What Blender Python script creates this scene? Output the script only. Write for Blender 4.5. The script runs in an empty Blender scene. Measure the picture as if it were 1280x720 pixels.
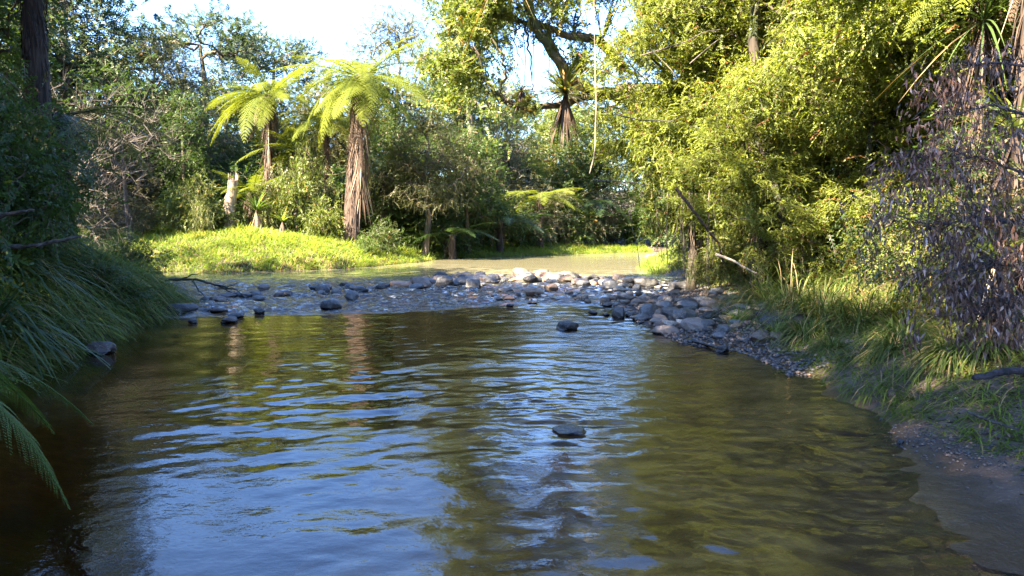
import bpy, math
import numpy as np
from mathutils import Vector, Matrix, Euler
R = math.radians
S = bpy.context.scene
COL = S.collection

# ------------------------------------------------------------------ camera
CAM_H = 1.6
F = 960.0                                  # focal length in pixels of the 1280 px wide photograph
PITCH = math.atan(80 / F)
cam = bpy.data.cameras.new("camera"); camo = bpy.data.objects.new("camera", cam); COL.objects.link(camo)
cam.sensor_width = 36; cam.lens = 36 * F / 1280; cam.clip_end = 2000; cam.clip_start = 0.05
camo.location = (0, 0, CAM_H); camo.rotation_euler = (math.pi / 2 - PITCH, 0, 0)
S.camera = camo
# ------------------------------------------------------------------ sky and sun
SUN_EL = R(41); SUN_AZ = (-0.72, -0.69)      # horizontal direction towards the sun
sd = Vector((SUN_AZ[0], SUN_AZ[1], 0)).normalized() * math.cos(SUN_EL) + Vector((0, 0, math.sin(SUN_EL)))
w = bpy.data.worlds.new("World"); S.world = w; w.use_nodes = True
nt = w.node_tree; bg = nt.nodes["Background"]
sky = nt.nodes.new("ShaderNodeTexSky"); sky.sky_type = 'NISHITA'; sky.sun_disc = False
sky.sun_elevation = SUN_EL; sky.sun_rotation = math.atan2(sd.x, sd.y)
sky.air_density = 1.0; sky.dust_density = 0.3; sky.ozone_density = 4.5
tn = nt.nodes.new("ShaderNodeMix"); tn.data_type = 'RGBA'; tn.blend_type = 'MULTIPLY'; tn.inputs[0].default_value = 1; tn.inputs[7].default_value = (.88, .96, 1.14, 1)
nt.links.new(sky.outputs[0], tn.inputs[6]); nt.links.new(tn.outputs[2], bg.inputs[0]); bg.inputs[1].default_value = 0.068
sl = bpy.data.lights.new("sun", 'SUN'); sl.energy = 5.0; sl.angle = R(0.55); sl.color = (1, 0.86, 0.62)
so = bpy.data.objects.new("sun", sl); COL.objects.link(so)
so.rotation_euler = sd.to_track_quat('Z', 'Y').to_euler(); so.location = (-20, -10, 30)
S.view_settings.view_transform = 'Standard'; S.view_settings.look = 'None'
S.view_settings.gamma = 1; S.view_settings.use_curve_mapping = False
S.view_settings.exposure = 3.6
cy = S.cycles
S.render.engine = 'CYCLES'
cy.max_bounces = 6; cy.diffuse_bounces = 3; cy.glossy_bounces = 3; cy.transmission_bounces = 3
cy.transparent_max_bounces = 6; cy.caustics_reflective = False; cy.caustics_refractive = False
cy.use_denoising = True; cy.denoising_prefilter = 'NONE'; cy.use_adaptive_sampling = True; cy.adaptive_threshold = 0.01
cy.sample_clamp_indirect = 6

# ------------------------------------------------------------------ helpers
def W(u, v, Y):
    """world point seen at photograph pixel (u, v) at distance Y along the ground"""
    a = (u - 640) / F; b = (360 - v) / F
    c, s = math.cos(PITCH), math.sin(PITCH)
    d = np.array([a, c + b * s, b * c - s])
    return d / d[1] * Y + np.array([0, 0, CAM_H])
def G(u, v, z=0.0):
    """point at height z seen at pixel (u, v)"""
    a = (u - 640) / F; b = (360 - v) / F
    c, s = math.cos(PITCH), math.sin(PITCH)
    d = np.array([a, c + b * s, b * c - s])
    return d / d[2] * (z - CAM_H) + np.array([0, 0, CAM_H])
def nrm(a): return a / np.maximum(np.linalg.norm(a, axis=-1, keepdims=True), 1e-9)
class Geo:
    def __init__(s): s.V = []; s.Q = []; s.T = []; s.A = []; s.n = 0
    def add(s, V, Q=None, T=None, tint=None):
        V = np.asarray(V, float).reshape(-1, 3)
        s.V.append(V)
        if Q is not None and len(Q): s.Q.append(np.asarray(Q, int).reshape(-1, 4) + s.n)
        if T is not None and len(T): s.T.append(np.asarray(T, int).reshape(-1, 3) + s.n)
        s.A.append(np.full(len(V), 0.5) if tint is None else np.broadcast_to(np.asarray(tint, float), (len(V),)))
        s.n += len(V); return s
    def mesh(s, name, mat, smooth=False):
        me = bpy.data.meshes.new(name)
        V = np.concatenate(s.V).astype(np.float32); A = np.concatenate(s.A).astype(np.float32)
        Q = np.concatenate(s.Q) if s.Q else np.zeros((0, 4), int)
        T = np.concatenate(s.T) if s.T else np.zeros((0, 3), int)
        me.vertices.add(len(V)); me.vertices.foreach_set("co", V.ravel())
        li = np.concatenate([Q.ravel(), T.ravel()]).astype(np.int32)
        st = np.concatenate([np.arange(len(Q)) * 4, len(Q) * 4 + np.arange(len(T)) * 3]).astype(np.int32)
        me.loops.add(len(li)); me.loops.foreach_set("vertex_index", li)
        me.polygons.add(len(st)); me.polygons.foreach_set("loop_start", st)
        me.update(calc_edges=True)
        a = me.attributes.new("tint", 'FLOAT', 'POINT'); a.data.foreach_set("value", A)
        if smooth: me.polygons.foreach_set("use_smooth", np.ones(len(st), bool))
        me.materials.append(mat); return me
    def build(s, name, mat, parent=None, smooth=False):
        return put(name, s.mesh(name, mat, smooth), parent)
def put(name, me, parent=None, loc=None, rot=None, scale=None, mat=None):
    o = bpy.data.objects.new(name, me); COL.objects.link(o)
    if parent: o.parent = parent
    if loc is not None: o.location = loc
    if rot is not None: o.rotation_euler = rot
    if scale is not None: o.scale = (scale,) * 3 if np.isscalar(scale) else scale
    if mat is not None: setmat(o, mat)
    return o
def setmat(o, mat):
    o.material_slots[0].link = 'OBJECT'; o.material_slots[0].material = mat
def tag(o, label=None, cat=None, group=None, kind=None):
    if label: o["label"] = label
    if cat: o["category"] = cat
    if group: o["group"] = group
    if kind: o["kind"] = kind
    return o
def empty(name, loc, rz=0, scale=1):
    o = bpy.data.objects.new(name, None); COL.objects.link(o)
    o.location = loc; o.rotation_euler = (0, 0, rz)
    o.scale = (scale,) * 3 if np.isscalar(scale) else scale
    o.empty_display_size = 0.2
    return o

def tube(g, P, rad, sides=6, tint=0.5, rough=0.0, rng=None, cap=True):
    P = np.asarray(P, float); n = len(P); rad = np.broadcast_to(np.asarray(rad, float), (n,))
    Tn = np.gradient(P, axis=0); Tn = nrm(Tn)
    ref = np.array([0, 0, 1.]) if abs(Tn[0, 2]) < 0.9 else np.array([1., 0, 0])
    U = nrm(np.cross(Tn, ref)); Vv = np.cross(Tn, U)
    a = np.linspace(0, 2 * math.pi, sides, endpoint=False)
    rr = rad[:, None] * np.ones(sides)[None]
    if rough and rng is not None: rr = rr * (1 + rough * rng.standard_normal((n, sides)))
    ring = P[:, None] + rr[..., None] * (np.cos(a)[None, :, None] * U[:, None] + np.sin(a)[None, :, None] * Vv[:, None])
    i = np.arange(n - 1)[:, None] * sides; j = np.arange(sides)[None]; j2 = (j + 1) % sides
    Q = np.stack([i + j, i + j2, i + sides + j2, i + sides + j], -1).reshape(-1, 4)
    g.add(ring.reshape(-1, 3), Q, tint=tint)
    if cap:
        g.add(np.vstack([P[-1] + Tn[-1] * rad[-1] * .6, ring[-1]]), T=[[0, 1 + k, 1 + (k + 1) % sides] for k in range(sides)], tint=tint)

def leaves(g, P, D, N, L, Wd, tint, fold=0.25, wpos=0.42):
    """one folded diamond leaf each: base P, direction D, normal N"""
    n = len(P); D = nrm(D); Sd = nrm(np.cross(D, N)); N = np.cross(Sd, D)
    L = np.broadcast_to(L, (n,))[:, None]; Wd = np.broadcast_to(Wd, (n,))[:, None]
    m = P + D * L * wpos
    a = m + Sd * Wd * .5 + N * Wd * fold; b = m - Sd * Wd * .5 + N * Wd * fold
    tip = P + D * L - N * L * 0.08
    V = np.stack([P, a, tip, b], 1).reshape(-1, 3)
    Q = np.arange(n * 4).reshape(-1, 4)
    g.add(V, Q, tint=np.repeat(np.broadcast_to(tint, (n,)), 4))

def blades(g, P, D, L, Wd, bend, tint, segs=4, tipw=0.05, side=None):
    """arching strap leaves; bend = droop in units of length"""
    n = len(P); D = nrm(D); L = np.broadcast_to(L, (n,)); Wd = np.broadcast_to(Wd, (n,)); bend = np.broadcast_to(bend, (n,))
    h = D.copy(); h[:, 2] = 0; h = nrm(h)
    Sd = nrm(np.cross(h, np.array([0, 0, 1.]))) if side is None else side
    t = np.linspace(0, 1, segs + 1)
    C = P[:, None] + D[:, None] * (L[:, None] * t)[..., None]
    C[..., 2] -= (bend * L)[:, None] * t[None] ** 2
    C += h[:, None] * ((bend * L)[:, None] * 0.25 * t[None] ** 2)[..., None]
    ww = Wd[:, None] * 0.5 * np.maximum(tipw, (1 - t ** 2.2) * (0.55 + 0.45 * np.minimum(1, t * 4)))[None]
    A = C + Sd[:, None] * ww[..., None]; B = C - Sd[:, None] * ww[..., None]
    V = np.stack([A, B], 2).reshape(-1, 3)
    k = segs + 1
    base = (np.arange(n) * k * 2)[:, None] + (np.arange(segs) * 2)[None]
    Q = np.stack([base, base + 1, base + 3, base + 2], -1).reshape(-1, 4)
    g.add(V, Q, tint=np.repeat(np.broadcast_to(tint, (n,)), k * 2))

def fbm2(x, y, seed=0, octaves=4, scale=1.0):
    r = np.random.default_rng(seed); out = np.zeros_like(x, float); amp = 1
    for o in range(octaves):
        for k in range(4):
            th = r.uniform(0, 6.28); f = scale * 2 ** o * r.uniform(.7, 1.3)
            out += amp * np.sin(f * (x * math.cos(th) + y * math.sin(th)) + r.uniform(0, 6.28) + 1.3 * np.sin(f * .6 * (y * math.cos(th) - x * math.sin(th)) + k))
        amp *= .5
    return out / 4

# ------------------------------------------------------------------ materials
def newmat(name):
    m = bpy.data.materials.new(name); m.use_nodes = True
    n = m.node_tree; n.nodes.clear()
    return m, n, n.nodes.new("ShaderNodeOutputMaterial")
def N(n, t, **k):
    x = n.nodes.new(t)
    for a, b in k.items():
        if a.startswith("i_"): x.inputs[a[2:].replace("_", " ")].default_value = b
        else: setattr(x, a, b)
    return x
def mixc(n, fac, a, b):
    m = n.nodes.new("ShaderNodeMix"); m.data_type = 'RGBA'
    for s, v in ((0, fac), (6, a), (7, b)):
        if isinstance(v, bpy.types.NodeSocket): n.links.new(v, m.inputs[s])
        else: m.inputs[s].default_value = v if s == 0 else (*v, 1)
    return m.outputs[2]
def mth(n, op, a, b=None, c=None):
    m = n.nodes.new("ShaderNodeMath"); m.operation = op
    for i, v in enumerate((a, b, c)):
        if v is None: continue
        if isinstance(v, bpy.types.NodeSocket): n.links.new(v, m.inputs[i])
        else: m.inputs[i].default_value = v
    return m.outputs[0]
def leafmat(name, c1, c2, dead=None, deadf=0.06, rough=0.42, trans=0.42, spec=0.5, objvar=0.25, tgain=1.25):
    m, n, out = newmat(name)
    at = N(n, "ShaderNodeAttribute", attribute_name="tint")
    oi = N(n, "ShaderNodeObjectInfo")
    f = mth(n, 'ADD', at.outputs["Fac"], mth(n, 'MULTIPLY', mth(n, 'SUBTRACT', oi.outputs["Random"], 0.5), objvar))
    f2 = n.nodes.new("ShaderNodeClamp"); n.links.new(f, f2.inputs[0])
    c = mixc(n, f2.outputs[0], c1, c2)
    if dead:
        c = mixc(n, mth(n, 'GREATER_THAN', at.outputs["Fac"], 1.0 - deadf), c, dead)
    p = N(n, "ShaderNodeBsdfPrincipled"); n.links.new(c, p.inputs["Base Color"])
    p.inputs["Roughness"].default_value = rough; p.inputs["Specular IOR Level"].default_value = spec
    if trans:
        t = N(n, "ShaderNodeBsdfTranslucent")
        g = N(n, "ShaderNodeMix", data_type='RGBA', blend_type='MULTIPLY'); g.inputs[0].default_value = 1
        n.links.new(c, g.inputs[6]); g.inputs[7].default_value = (tgain * 1.15, tgain * 1.1, tgain * .55, 1)
        n.links.new(g.outputs[2], t.inputs[0])
        mx = N(n, "ShaderNodeMixShader"); mx.inputs[0].default_value = trans
        n.links.new(p.outputs[0], mx.inputs[1]); n.links.new(t.outputs[0], mx.inputs[2]); n.links.new(mx.outputs[0], out.inputs[0])
    else: n.links.new(p.outputs[0], out.inputs[0])
    return m
def barkmat(name, c1, c2, scale=8, stretch=(1, 1, .15), rough=.9, bump=.6, moss=None, lichen=0.0):
    m, n, out = newmat(name)
    tc = N(n, "ShaderNodeTexCoord"); mp = N(n, "ShaderNodeMapping"); mp.inputs["Scale"].default_value = stretch
    n.links.new(tc.outputs["Object"], mp.inputs[0])
    no = N(n, "ShaderNodeTexNoise"); no.inputs["Scale"].default_value = scale; no.inputs["Detail"].default_value = 6
    n.links.new(mp.outputs[0], no.inputs[0])
    r = N(n, "ShaderNodeMapRange"); n.links.new(no.outputs[0], r.inputs[0]); r.inputs[1].default_value = .35; r.inputs[2].default_value = .65
    c = mixc(n, r.outputs[0], c1, c2)
    if moss:
        n2 = N(n, "ShaderNodeTexNoise"); n2.inputs["Scale"].default_value = 1.7; n2.inputs["Detail"].default_value = 5
        n.links.new(tc.outputs["Object"], n2.inputs[0])
        r2 = N(n, "ShaderNodeMapRange"); n.links.new(n2.outputs[0], r2.inputs[0]); r2.inputs[1].default_value = .48; r2.inputs[2].default_value = .6
        c = mixc(n, r2.outputs[0], c, moss)
    p = N(n, "ShaderNodeBsdfPrincipled"); n.links.new(c, p.inputs["Base Color"]); p.inputs["Roughness"].default_value = rough
    b = N(n, "ShaderNodeBump"); b.inputs["Strength"].default_value = bump; b.inputs["Distance"].default_value = .05
    n.links.new(no.outputs[0], b.inputs["Height"]); n.links.new(b.outputs[0], p.inputs["Normal"])
    n.links.new(p.outputs[0], out.inputs[0]); return m

M = {}
M['dark'] = leafmat("dark_broadleaf", (.022, .048, .012), (.07, .12, .024), rough=.42, spec=.35)
M['mid'] = leafmat("mid_green_leaf", (.035, .07, .02), (.09, .135, .03), dead=(.2, .12, .04), deadf=.03)
M['olive'] = leafmat("olive_fine_leaf", (.045, .058, .022), (.115, .12, .04), dead=(.16, .1, .05), deadf=.07)
M['light'] = leafmat("light_green_leaf", (.075, .115, .02), (.17, .21, .04), dead=(.3, .22, .06), deadf=.03)
M['feather'] = leafmat("yellow_green_needles", (.115, .16, .02), (.27, .315, .045), dead=(.22, .1, .035), deadf=.05, rough=.5, trans=.45)
M['featherd'] = leafmat("mid_green_needles", (.07, .10, .018), (.18, .21, .04), dead=(.2, .1, .04), deadf=.06, rough=.5)
M['blue'] = leafmat("blue_green_leaf", (.03, .055, .032), (.08, .11, .06), rough=.45, spec=.4)
M['grey'] = leafmat("grey_green_leaf", (.08, .09, .055), (.17, .17, .10), dead=(.2, .15, .12), deadf=.15)
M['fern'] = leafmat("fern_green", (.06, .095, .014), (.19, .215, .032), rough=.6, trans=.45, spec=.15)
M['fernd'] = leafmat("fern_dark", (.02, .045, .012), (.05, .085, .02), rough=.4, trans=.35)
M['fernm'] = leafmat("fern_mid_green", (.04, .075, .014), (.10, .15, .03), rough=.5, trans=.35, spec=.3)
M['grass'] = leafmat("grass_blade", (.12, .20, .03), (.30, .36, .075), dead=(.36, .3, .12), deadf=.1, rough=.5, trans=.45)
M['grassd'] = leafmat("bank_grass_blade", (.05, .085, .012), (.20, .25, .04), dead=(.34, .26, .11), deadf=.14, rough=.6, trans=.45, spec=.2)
M['bankgrass'] = leafmat("near_bank_grass", (.06, .10, .015), (.24, .28, .045), dead=(.36, .25, .12), deadf=.16, rough=.6, spec=.2, trans=.45)
M['drygrass'] = leafmat("dry_grass_blade", (.17, .10, .06), (.36, .26, .16), dead=(.3, .17, .1), deadf=.2, rough=.7, spec=.2, trans=.3)
M['sedge'] = leafmat("sedge_blade", (.04, .07, .016), (.14, .18, .04), dead=(.30, .22, .11), deadf=.15, rough=.5, trans=.35, spec=.25)
M['tuft'] = leafmat("tuft_blade", (.06, .12, .02), (.15, .22, .04), dead=(.35, .3, .2), deadf=.1, rough=.4, trans=.4)
M['flax'] = leafmat("flax_blade", (.025, .05, .018), (.075, .115, .035), dead=(.25, .18, .1), deadf=.05, rough=.5, spec=.25, trans=.3)
M['strap'] = leafmat("strap_leaf", (.07, .10, .02), (.19, .2, .045), dead=(.3, .2, .08), deadf=.2, rough=.35, trans=.35)
M['deadleaf'] = leafmat("withered_leaf", (.05, .024, .017), (.21, .115, .085), dead=(.36, .26, .23), deadf=.10, rough=.45, trans=.12, tgain=1)
M['deadfrond'] = leafmat("dead_frond", (.045, .026, .018), (.16, .10, .068), dead=(.42, .34, .24), deadf=.1, rough=.7, trans=.2, tgain=1)
M['litter'] = leafmat("leaf_litter", (.06, .035, .02), (.22, .14, .08), dead=(.5, .42, .3), deadf=.08, rough=.6, trans=0)
M['bark'] = barkmat("grey_brown_bark", (.045, .032, .022), (.16, .12, .085), moss=(.05, .06, .02))
M['barkd'] = barkmat("dark_bark", (.018, .013, .01), (.06, .045, .033), moss=(.03, .04, .015))
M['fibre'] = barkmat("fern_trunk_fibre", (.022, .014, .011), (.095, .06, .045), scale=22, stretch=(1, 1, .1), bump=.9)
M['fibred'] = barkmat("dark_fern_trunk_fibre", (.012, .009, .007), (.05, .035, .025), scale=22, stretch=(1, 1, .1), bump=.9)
M['pale'] = barkmat("bleached_wood", (.2, .14, .1), (.46, .36, .28), scale=9, bump=.5)
M['twig'] = barkmat("bare_twig_bark", (.03, .023, .018), (.10, .082, .072), scale=20)
M['twigd'] = barkmat("dark_twig_bark", (.012, .01, .012), (.05, .04, .045), scale=20)

def rockmat(name, c1, c2, rough=.55, wetline=True):
    m, n, out = newmat(name)
    tc = N(n, "ShaderNodeTexCoord"); geo = N(n, "ShaderNodeNewGeometry"); oi = N(n, "ShaderNodeObjectInfo")
    no = N(n, "ShaderNodeTexNoise"); no.inputs["Scale"].default_value = 3.2; no.inputs["Detail"].default_value = 8; no.inputs["Roughness"].default_value = .65
    n.links.new(tc.outputs["Object"], no.inputs[0])
    r = N(n, "ShaderNodeMapRange"); n.links.new(no.outputs[0], r.inputs[0]); r.inputs[1].default_value = .3; r.inputs[2].default_value = .7
    c = mixc(n, r.outputs[0], c1, c2)
    hs = N(n, "ShaderNodeHueSaturation"); n.links.new(c, hs.inputs["Color"])
    n.links.new(mth(n, 'ADD', mth(n, 'MULTIPLY', oi.outputs["Random"], .9), .55), hs.inputs["Value"])
    c = mixc(n, mth(n, 'MULTIPLY', mth(n, 'GREATER_THAN', oi.outputs["Random"], .82), .6), hs.outputs[0], (c2[0] * 1.5, c2[1] * 1.1, c2[2] * .85))
    sp = N(n, "ShaderNodeTexNoise"); sp.inputs["Scale"].default_value = 18; n.links.new(tc.outputs["Object"], sp.inputs[0])
    r2 = N(n, "ShaderNodeMapRange"); n.links.new(sp.outputs[0], r2.inputs[0]); r2.inputs[1].default_value = .62; r2.inputs[2].default_value = .7
    c = mixc(n, mth(n, 'MULTIPLY', r2.outputs[0], .5), c, (.4, .38, .34))
    p = N(n, "ShaderNodeBsdfPrincipled"); p.inputs["Roughness"].default_value = rough
    if wetline:                                       # stone stays wet just above the waterline
        xyz = N(n, "ShaderNodeSeparateXYZ"); n.links.new(geo.outputs["Position"], xyz.inputs[0])
        hgt = mth(n, 'ADD', xyz.outputs[2], mth(n, 'MULTIPLY', no.outputs[0], -.04))
        rr = N(n, "ShaderNodeMapRange"); n.links.new(hgt, rr.inputs[0]); rr.inputs[1].default_value = .0; rr.inputs[2].default_value = .03
        c = mixc(n, rr.outputs[0], (c1[0] * .45, c1[1] * .45, c1[2] * .45), c)
        n.links.new(mth(n, 'ADD', mth(n, 'MULTIPLY', rr.outputs[0], rough - .15), .15), p.inputs["Roughness"])
    n.links.new(c, p.inputs["Base Color"])
    b = N(n, "ShaderNodeBump"); b.inputs["Strength"].default_value = .5; b.inputs["Distance"].default_value = .03
    n.links.new(no.outputs[0], b.inputs["Height"]); n.links.new(b.outputs[0], p.inputs["Normal"])
    n.links.new(p.outputs[0], out.inputs[0]); return m
M['rock'] = rockmat("river_stone", (.045, .045, .05), (.125, .12, .122))
M['rockd'] = rockmat("dark_wet_stone", (.018, .018, .021), (.055, .052, .056), rough=.6)
M['rockb'] = rockmat("brown_stone", (.10, .065, .045), (.27, .19, .14))
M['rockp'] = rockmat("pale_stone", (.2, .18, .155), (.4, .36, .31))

# ------------------------------------------------------------------ terrain
# river outline: x, y, bank slope, bank height, bed slope, bed depth
RV = [(2.4,-14,.3,.8,.05,.22),(2.4,0,.25,.8,.05,.22),(2.45,2.5,.2,.8,.06,.22),(2.66,4.0,.16,.9,.06,.22),(2.78,5.4,.14,1.1,.06,.22),(3.15,6.4,.5,1.5,.08,.22),(3.1,7.3,.6,1.6,.08,.22),
      (3.2,8.3,.35,1.6,.08,.22),(3.15,9.6,.18,1.6,.08,.22),(2.5,10.3,.12,1.8,.08,.22),(2.2,12.3,.11,2.,.15,.3),(1.9,14.5,.09,2.,.1,.2),(2.7,16.5,.09,2.,.06,.12),(4.0,18.5,.2,2.,.05,.12),(4.7,20.5,.25,2.,.05,.12),
      (4.9,22,.25,2.,.06,.2),(4.5,25,.3,1.6,.15,.4),(4.7,28,.3,1.6,.2,.6),(5.6,31,.3,1.6,.2,.6),(9,35,.3,1.5,.2,.8),(16,37,.3,1.5,.2,.8),(40,36,.3,1.5,.2,.8),
      (40,47,.25,1.,.2,.8),(14,45,.12,.6,.2,.7),(6.7,43,.10,.6,.2,.6),(2.5,40,.13,.6,.2,.6),(-1.5,36.8,.2,.9,.2,.6),(-3,35.8,.28,1.2,.2,.6),(-4,31.6,.4,1.5,.2,.6),(-6.1,27.0,.5,1.75,.3,.6),
      (-9.7,24.9,.45,1.8,.3,.6),(-12,25.5,.45,1.8,.3,.6),(-18,27,.45,1.8,.2,.6),(-45,28,.4,.8,.2,.6),(-45,21,.4,1.2,.2,.6),(-18,20,.5,1.3,.2,.6),(-11,19,.7,1.3,.2,.5),(-8.2,17.5,.9,1.2,.1,.2),
      (-6.9,15.7,.9,1.2,.08,.15),(-6.3,14,1.3,1.7,.1,.5),(-6.1,12,1.5,1.9,.3,1.),(-5.8,10.4,1.4,1.9,.4,1.3),(-5.4,8,1.,1.6,.4,1.5),(-4.6,4,.8,1.5,.4,1.5),(-4.2,0,.6,1.5,.3,1.5),(-4.2,-14,.6,1.5,.2,.7)]
RV = np.array(RV, float); RX = RV[:, :2]
def river(x, y):
    """signed distance to the waterline (positive on land) and the bank numbers there"""
    sh = x.shape; p = np.stack([x.ravel(), y.ravel()], 1)
    best = np.full(len(p), 1e9); par = np.zeros((len(p), 4)); ins = np.zeros(len(p), bool)
    n = len(RX)
    for i in range(n):
        a, b = RX[i], RX[(i + 1) % n]; d = b - a
        t = np.clip(((p - a) @ d) / (d @ d), 0, 1); q = a + t[:, None] * d
        ds = np.hypot(*(p - q).T); k = ds < best
        best[k] = ds[k]; par[k] = (RV[i, 2:] * (1 - t[:, None]) + RV[(i + 1) % n, 2:] * t[:, None])[k]
        c = ((a[1] > p[:, 1]) != (b[1] > p[:, 1]))
        with np.errstate(divide='ignore', invalid='ignore'):
            ins ^= c & (p[:, 0] < (b[0] - a[0]) * (p[:, 1] - a[1]) / (b[1] - a[1] + 1e-12) + a[0])
    s = np.where(ins, -best, best)
    return s.reshape(sh), par.reshape(sh + (4,))
def segd(x, y, a, b):
    a = np.array(a); b = np.array(b); d = b - a
    t = np.clip(((x - a[0]) * d[0] + (y - a[1]) * d[1]) / (d @ d), 0, 1)
    return np.hypot(x - a[0] - t * d[0], y - a[1] - t * d[1])
BAR = [(-7.0, 15.6), (-5.0, 17.3), (-3.2, 19.3), (-1.6, 20.6), (0.4, 21.8), (2.2, 20.6), (3.4, 19.6)]
def terrain(x, y):
    x = np.asarray(x, float); y = np.asarray(y, float)
    s, p = river(x, y)
    s = s + (.10 - .07 * np.clip((x - 1.5), 0, 1) * (y < 9)) * fbm2(x, y, 3, 3, 1.9)
    out = p[..., 1] * (1 - np.exp(-np.maximum(s, 0) * p[..., 0] / p[..., 1]))
    out = out + .05 * np.maximum(0, s - 9) * (np.hypot(x, y) < 500)
    out = np.where(x > 3.5, out + .16 * np.clip(x - 5.0, 0, 8) * (y < 34), out)
    inn = -p[..., 3] * (1 - np.exp(-np.maximum(-s, 0) * p[..., 2] / p[..., 3]))
    z = np.where(s > 0, out, inn)
    z = z + .025 * fbm2(x, y, 5, 4, 2.4) + .12 * fbm2(x, y, 8, 2, .35) * np.clip(s, 0, 4) / 4
    d = np.min([segd(x, y, BAR[i], BAR[i + 1]) for i in range(len(BAR) - 1)], axis=0)
    bar = -.03 + .035 * fbm2(x, y, 11, 3, 2.0) - .055 * d
    k = np.exp(-(d / 2.4) ** 2) * (s < 0)
    z = z * (1 - k) + np.minimum(bar, .1) * k
    far = np.hypot(x, y - 20)
    z = np.where(far > 150, 4 + (far - 150) * .02, z) if False else z
    return z
def TZ(x, y): return float(terrain(np.array([x]), np.array([y]))[0])

def GT(u, v):
    d = W(u, v, 1.0) - [0, 0, CAM_H]; t = np.linspace(2.5, 60, 1500); z = terrain(d[0] * t, t); k = np.argmax(CAM_H + d[2] * t < z)
    return np.array([d[0] * t[k], t[k], z[k]])
def axis(lo, hi, dlo, dhi, fine, grow=1.12):
    mid = list(np.arange(dlo, dhi + 1e-6, fine)); s = fine; a = dlo
    left = []
    while a > lo: s *= grow; a -= s; left.append(a)
    s = fine; a = dhi; right = []
    while a < hi: s *= grow; a += s; right.append(a)
    return np.array(left[::-1] + mid + right)
ax = axis(-600, 600, -13, 11, .085); ay = axis(-300, 900, 1, 46, .1)
XX, YY = np.meshgrid(ax, ay); ZZ = terrain(XX, YY)
def grid_mesh(XX, YY, ZZ):
    ny, nx = XX.shape; i = np.arange(ny - 1)[:, None] * nx + np.arange(nx - 1)[None]
    return np.stack([XX, YY, ZZ], -1).reshape(-1, 3), np.stack([i, i + 1, i + nx + 1, i + nx], -1).reshape(-1, 4)
def groundmat():
    m, n, out = newmat("bank_earth")
    geo = N(n, "ShaderNodeNewGeometry"); xyz = N(n, "ShaderNodeSeparateXYZ"); n.links.new(geo.outputs["Position"], xyz.inputs[0])
    def noise(s, d=6):
        t = N(n, "ShaderNodeTexNoise"); t.inputs["Scale"].default_value = s; t.inputs["Detail"].default_value = d; n.links.new(geo.outputs["Position"], t.inputs[0]); return t.outputs[0]
    def ramp(v, a, b):
        r = N(n, "ShaderNodeMapRange"); n.links.new(v, r.inputs[0]); r.inputs[1].default_value = a; r.inputs[2].default_value = b; return r.outputs[0]
    n1 = noise(1.3); n2 = noise(9); n3 = noise(45, 3)
    soil = mixc(n, ramp(n2, .35, .65), (.035, .024, .015), (.10, .068, .042))
    sand = mixc(n, ramp(n2, .3, .7), (.06, .040, .032), (.11, .075, .06))
    sand = mixc(n, mth(n, 'MULTIPLY', ramp(n3, .6, .68), .6), sand, (.28, .22, .19))
    bed = mixc(n, ramp(n2, .35, .65), (.22, .12, .042), (.42, .255, .095))
    bed = mixc(n, ramp(n1, .45, .62), bed, (.14, .075, .03))
    vo = N(n, "ShaderNodeTexVoronoi"); vo.inputs["Scale"].default_value = 9; n.links.new(geo.outputs["Position"], vo.inputs[0])
    bed = mixc(n, mth(n, 'MULTIPLY', ramp(vo.outputs[0], .25, .1), .35), bed, (.2, .16, .1))
    z = mth(n, 'ADD', xyz.outputs[2], mth(n, 'MULTIPLY', mth(n, 'SUBTRACT', n1, .5), .15))
    c = mixc(n, ramp(z, .28, .42), sand, soil)
    c = mixc(n, ramp(xyz.outputs[2], -.03, .02), bed, c)
    wet = ramp(z, .10, .03); wm = N(n, "ShaderNodeMix", data_type='RGBA', blend_type='MULTIPLY'); wm.inputs[0].default_value = 1
    n.links.new(c, wm.inputs[6]); n.links.new(mixc(n, mth(n, 'MULTIPLY', wet, ramp(xyz.outputs[2], -.04, .0)), (1, 1, 1), (.45, .42, .4)), wm.inputs[7]); c = wm.outputs[2]   # the margin is soaked
    p = N(n, "ShaderNodeBsdfPrincipled"); n.links.new(c, p.inputs["Base Color"])
    n.links.new(mth(n, 'ADD', mth(n, 'MULTIPLY', ramp(xyz.outputs[2], .0, .2), .5), .4), p.inputs["Roughness"])
    b = N(n, "ShaderNodeBump"); b.inputs["Strength"].default_value = .6; b.inputs["Distance"].default_value = .03
    n.links.new(mth(n, 'ADD', n2, mth(n, 'MULTIPLY', n3, .4)), b.inputs["Height"]); n.links.new(b.outputs[0], p.inputs["Normal"])
    n.links.new(p.outputs[0], out.inputs[0]); return m
g = Geo(); V, Q = grid_mesh(XX, YY, ZZ); g.add(V, Q)
tag(g.build("ground", groundmat(), smooth=True), kind="structure")

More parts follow.
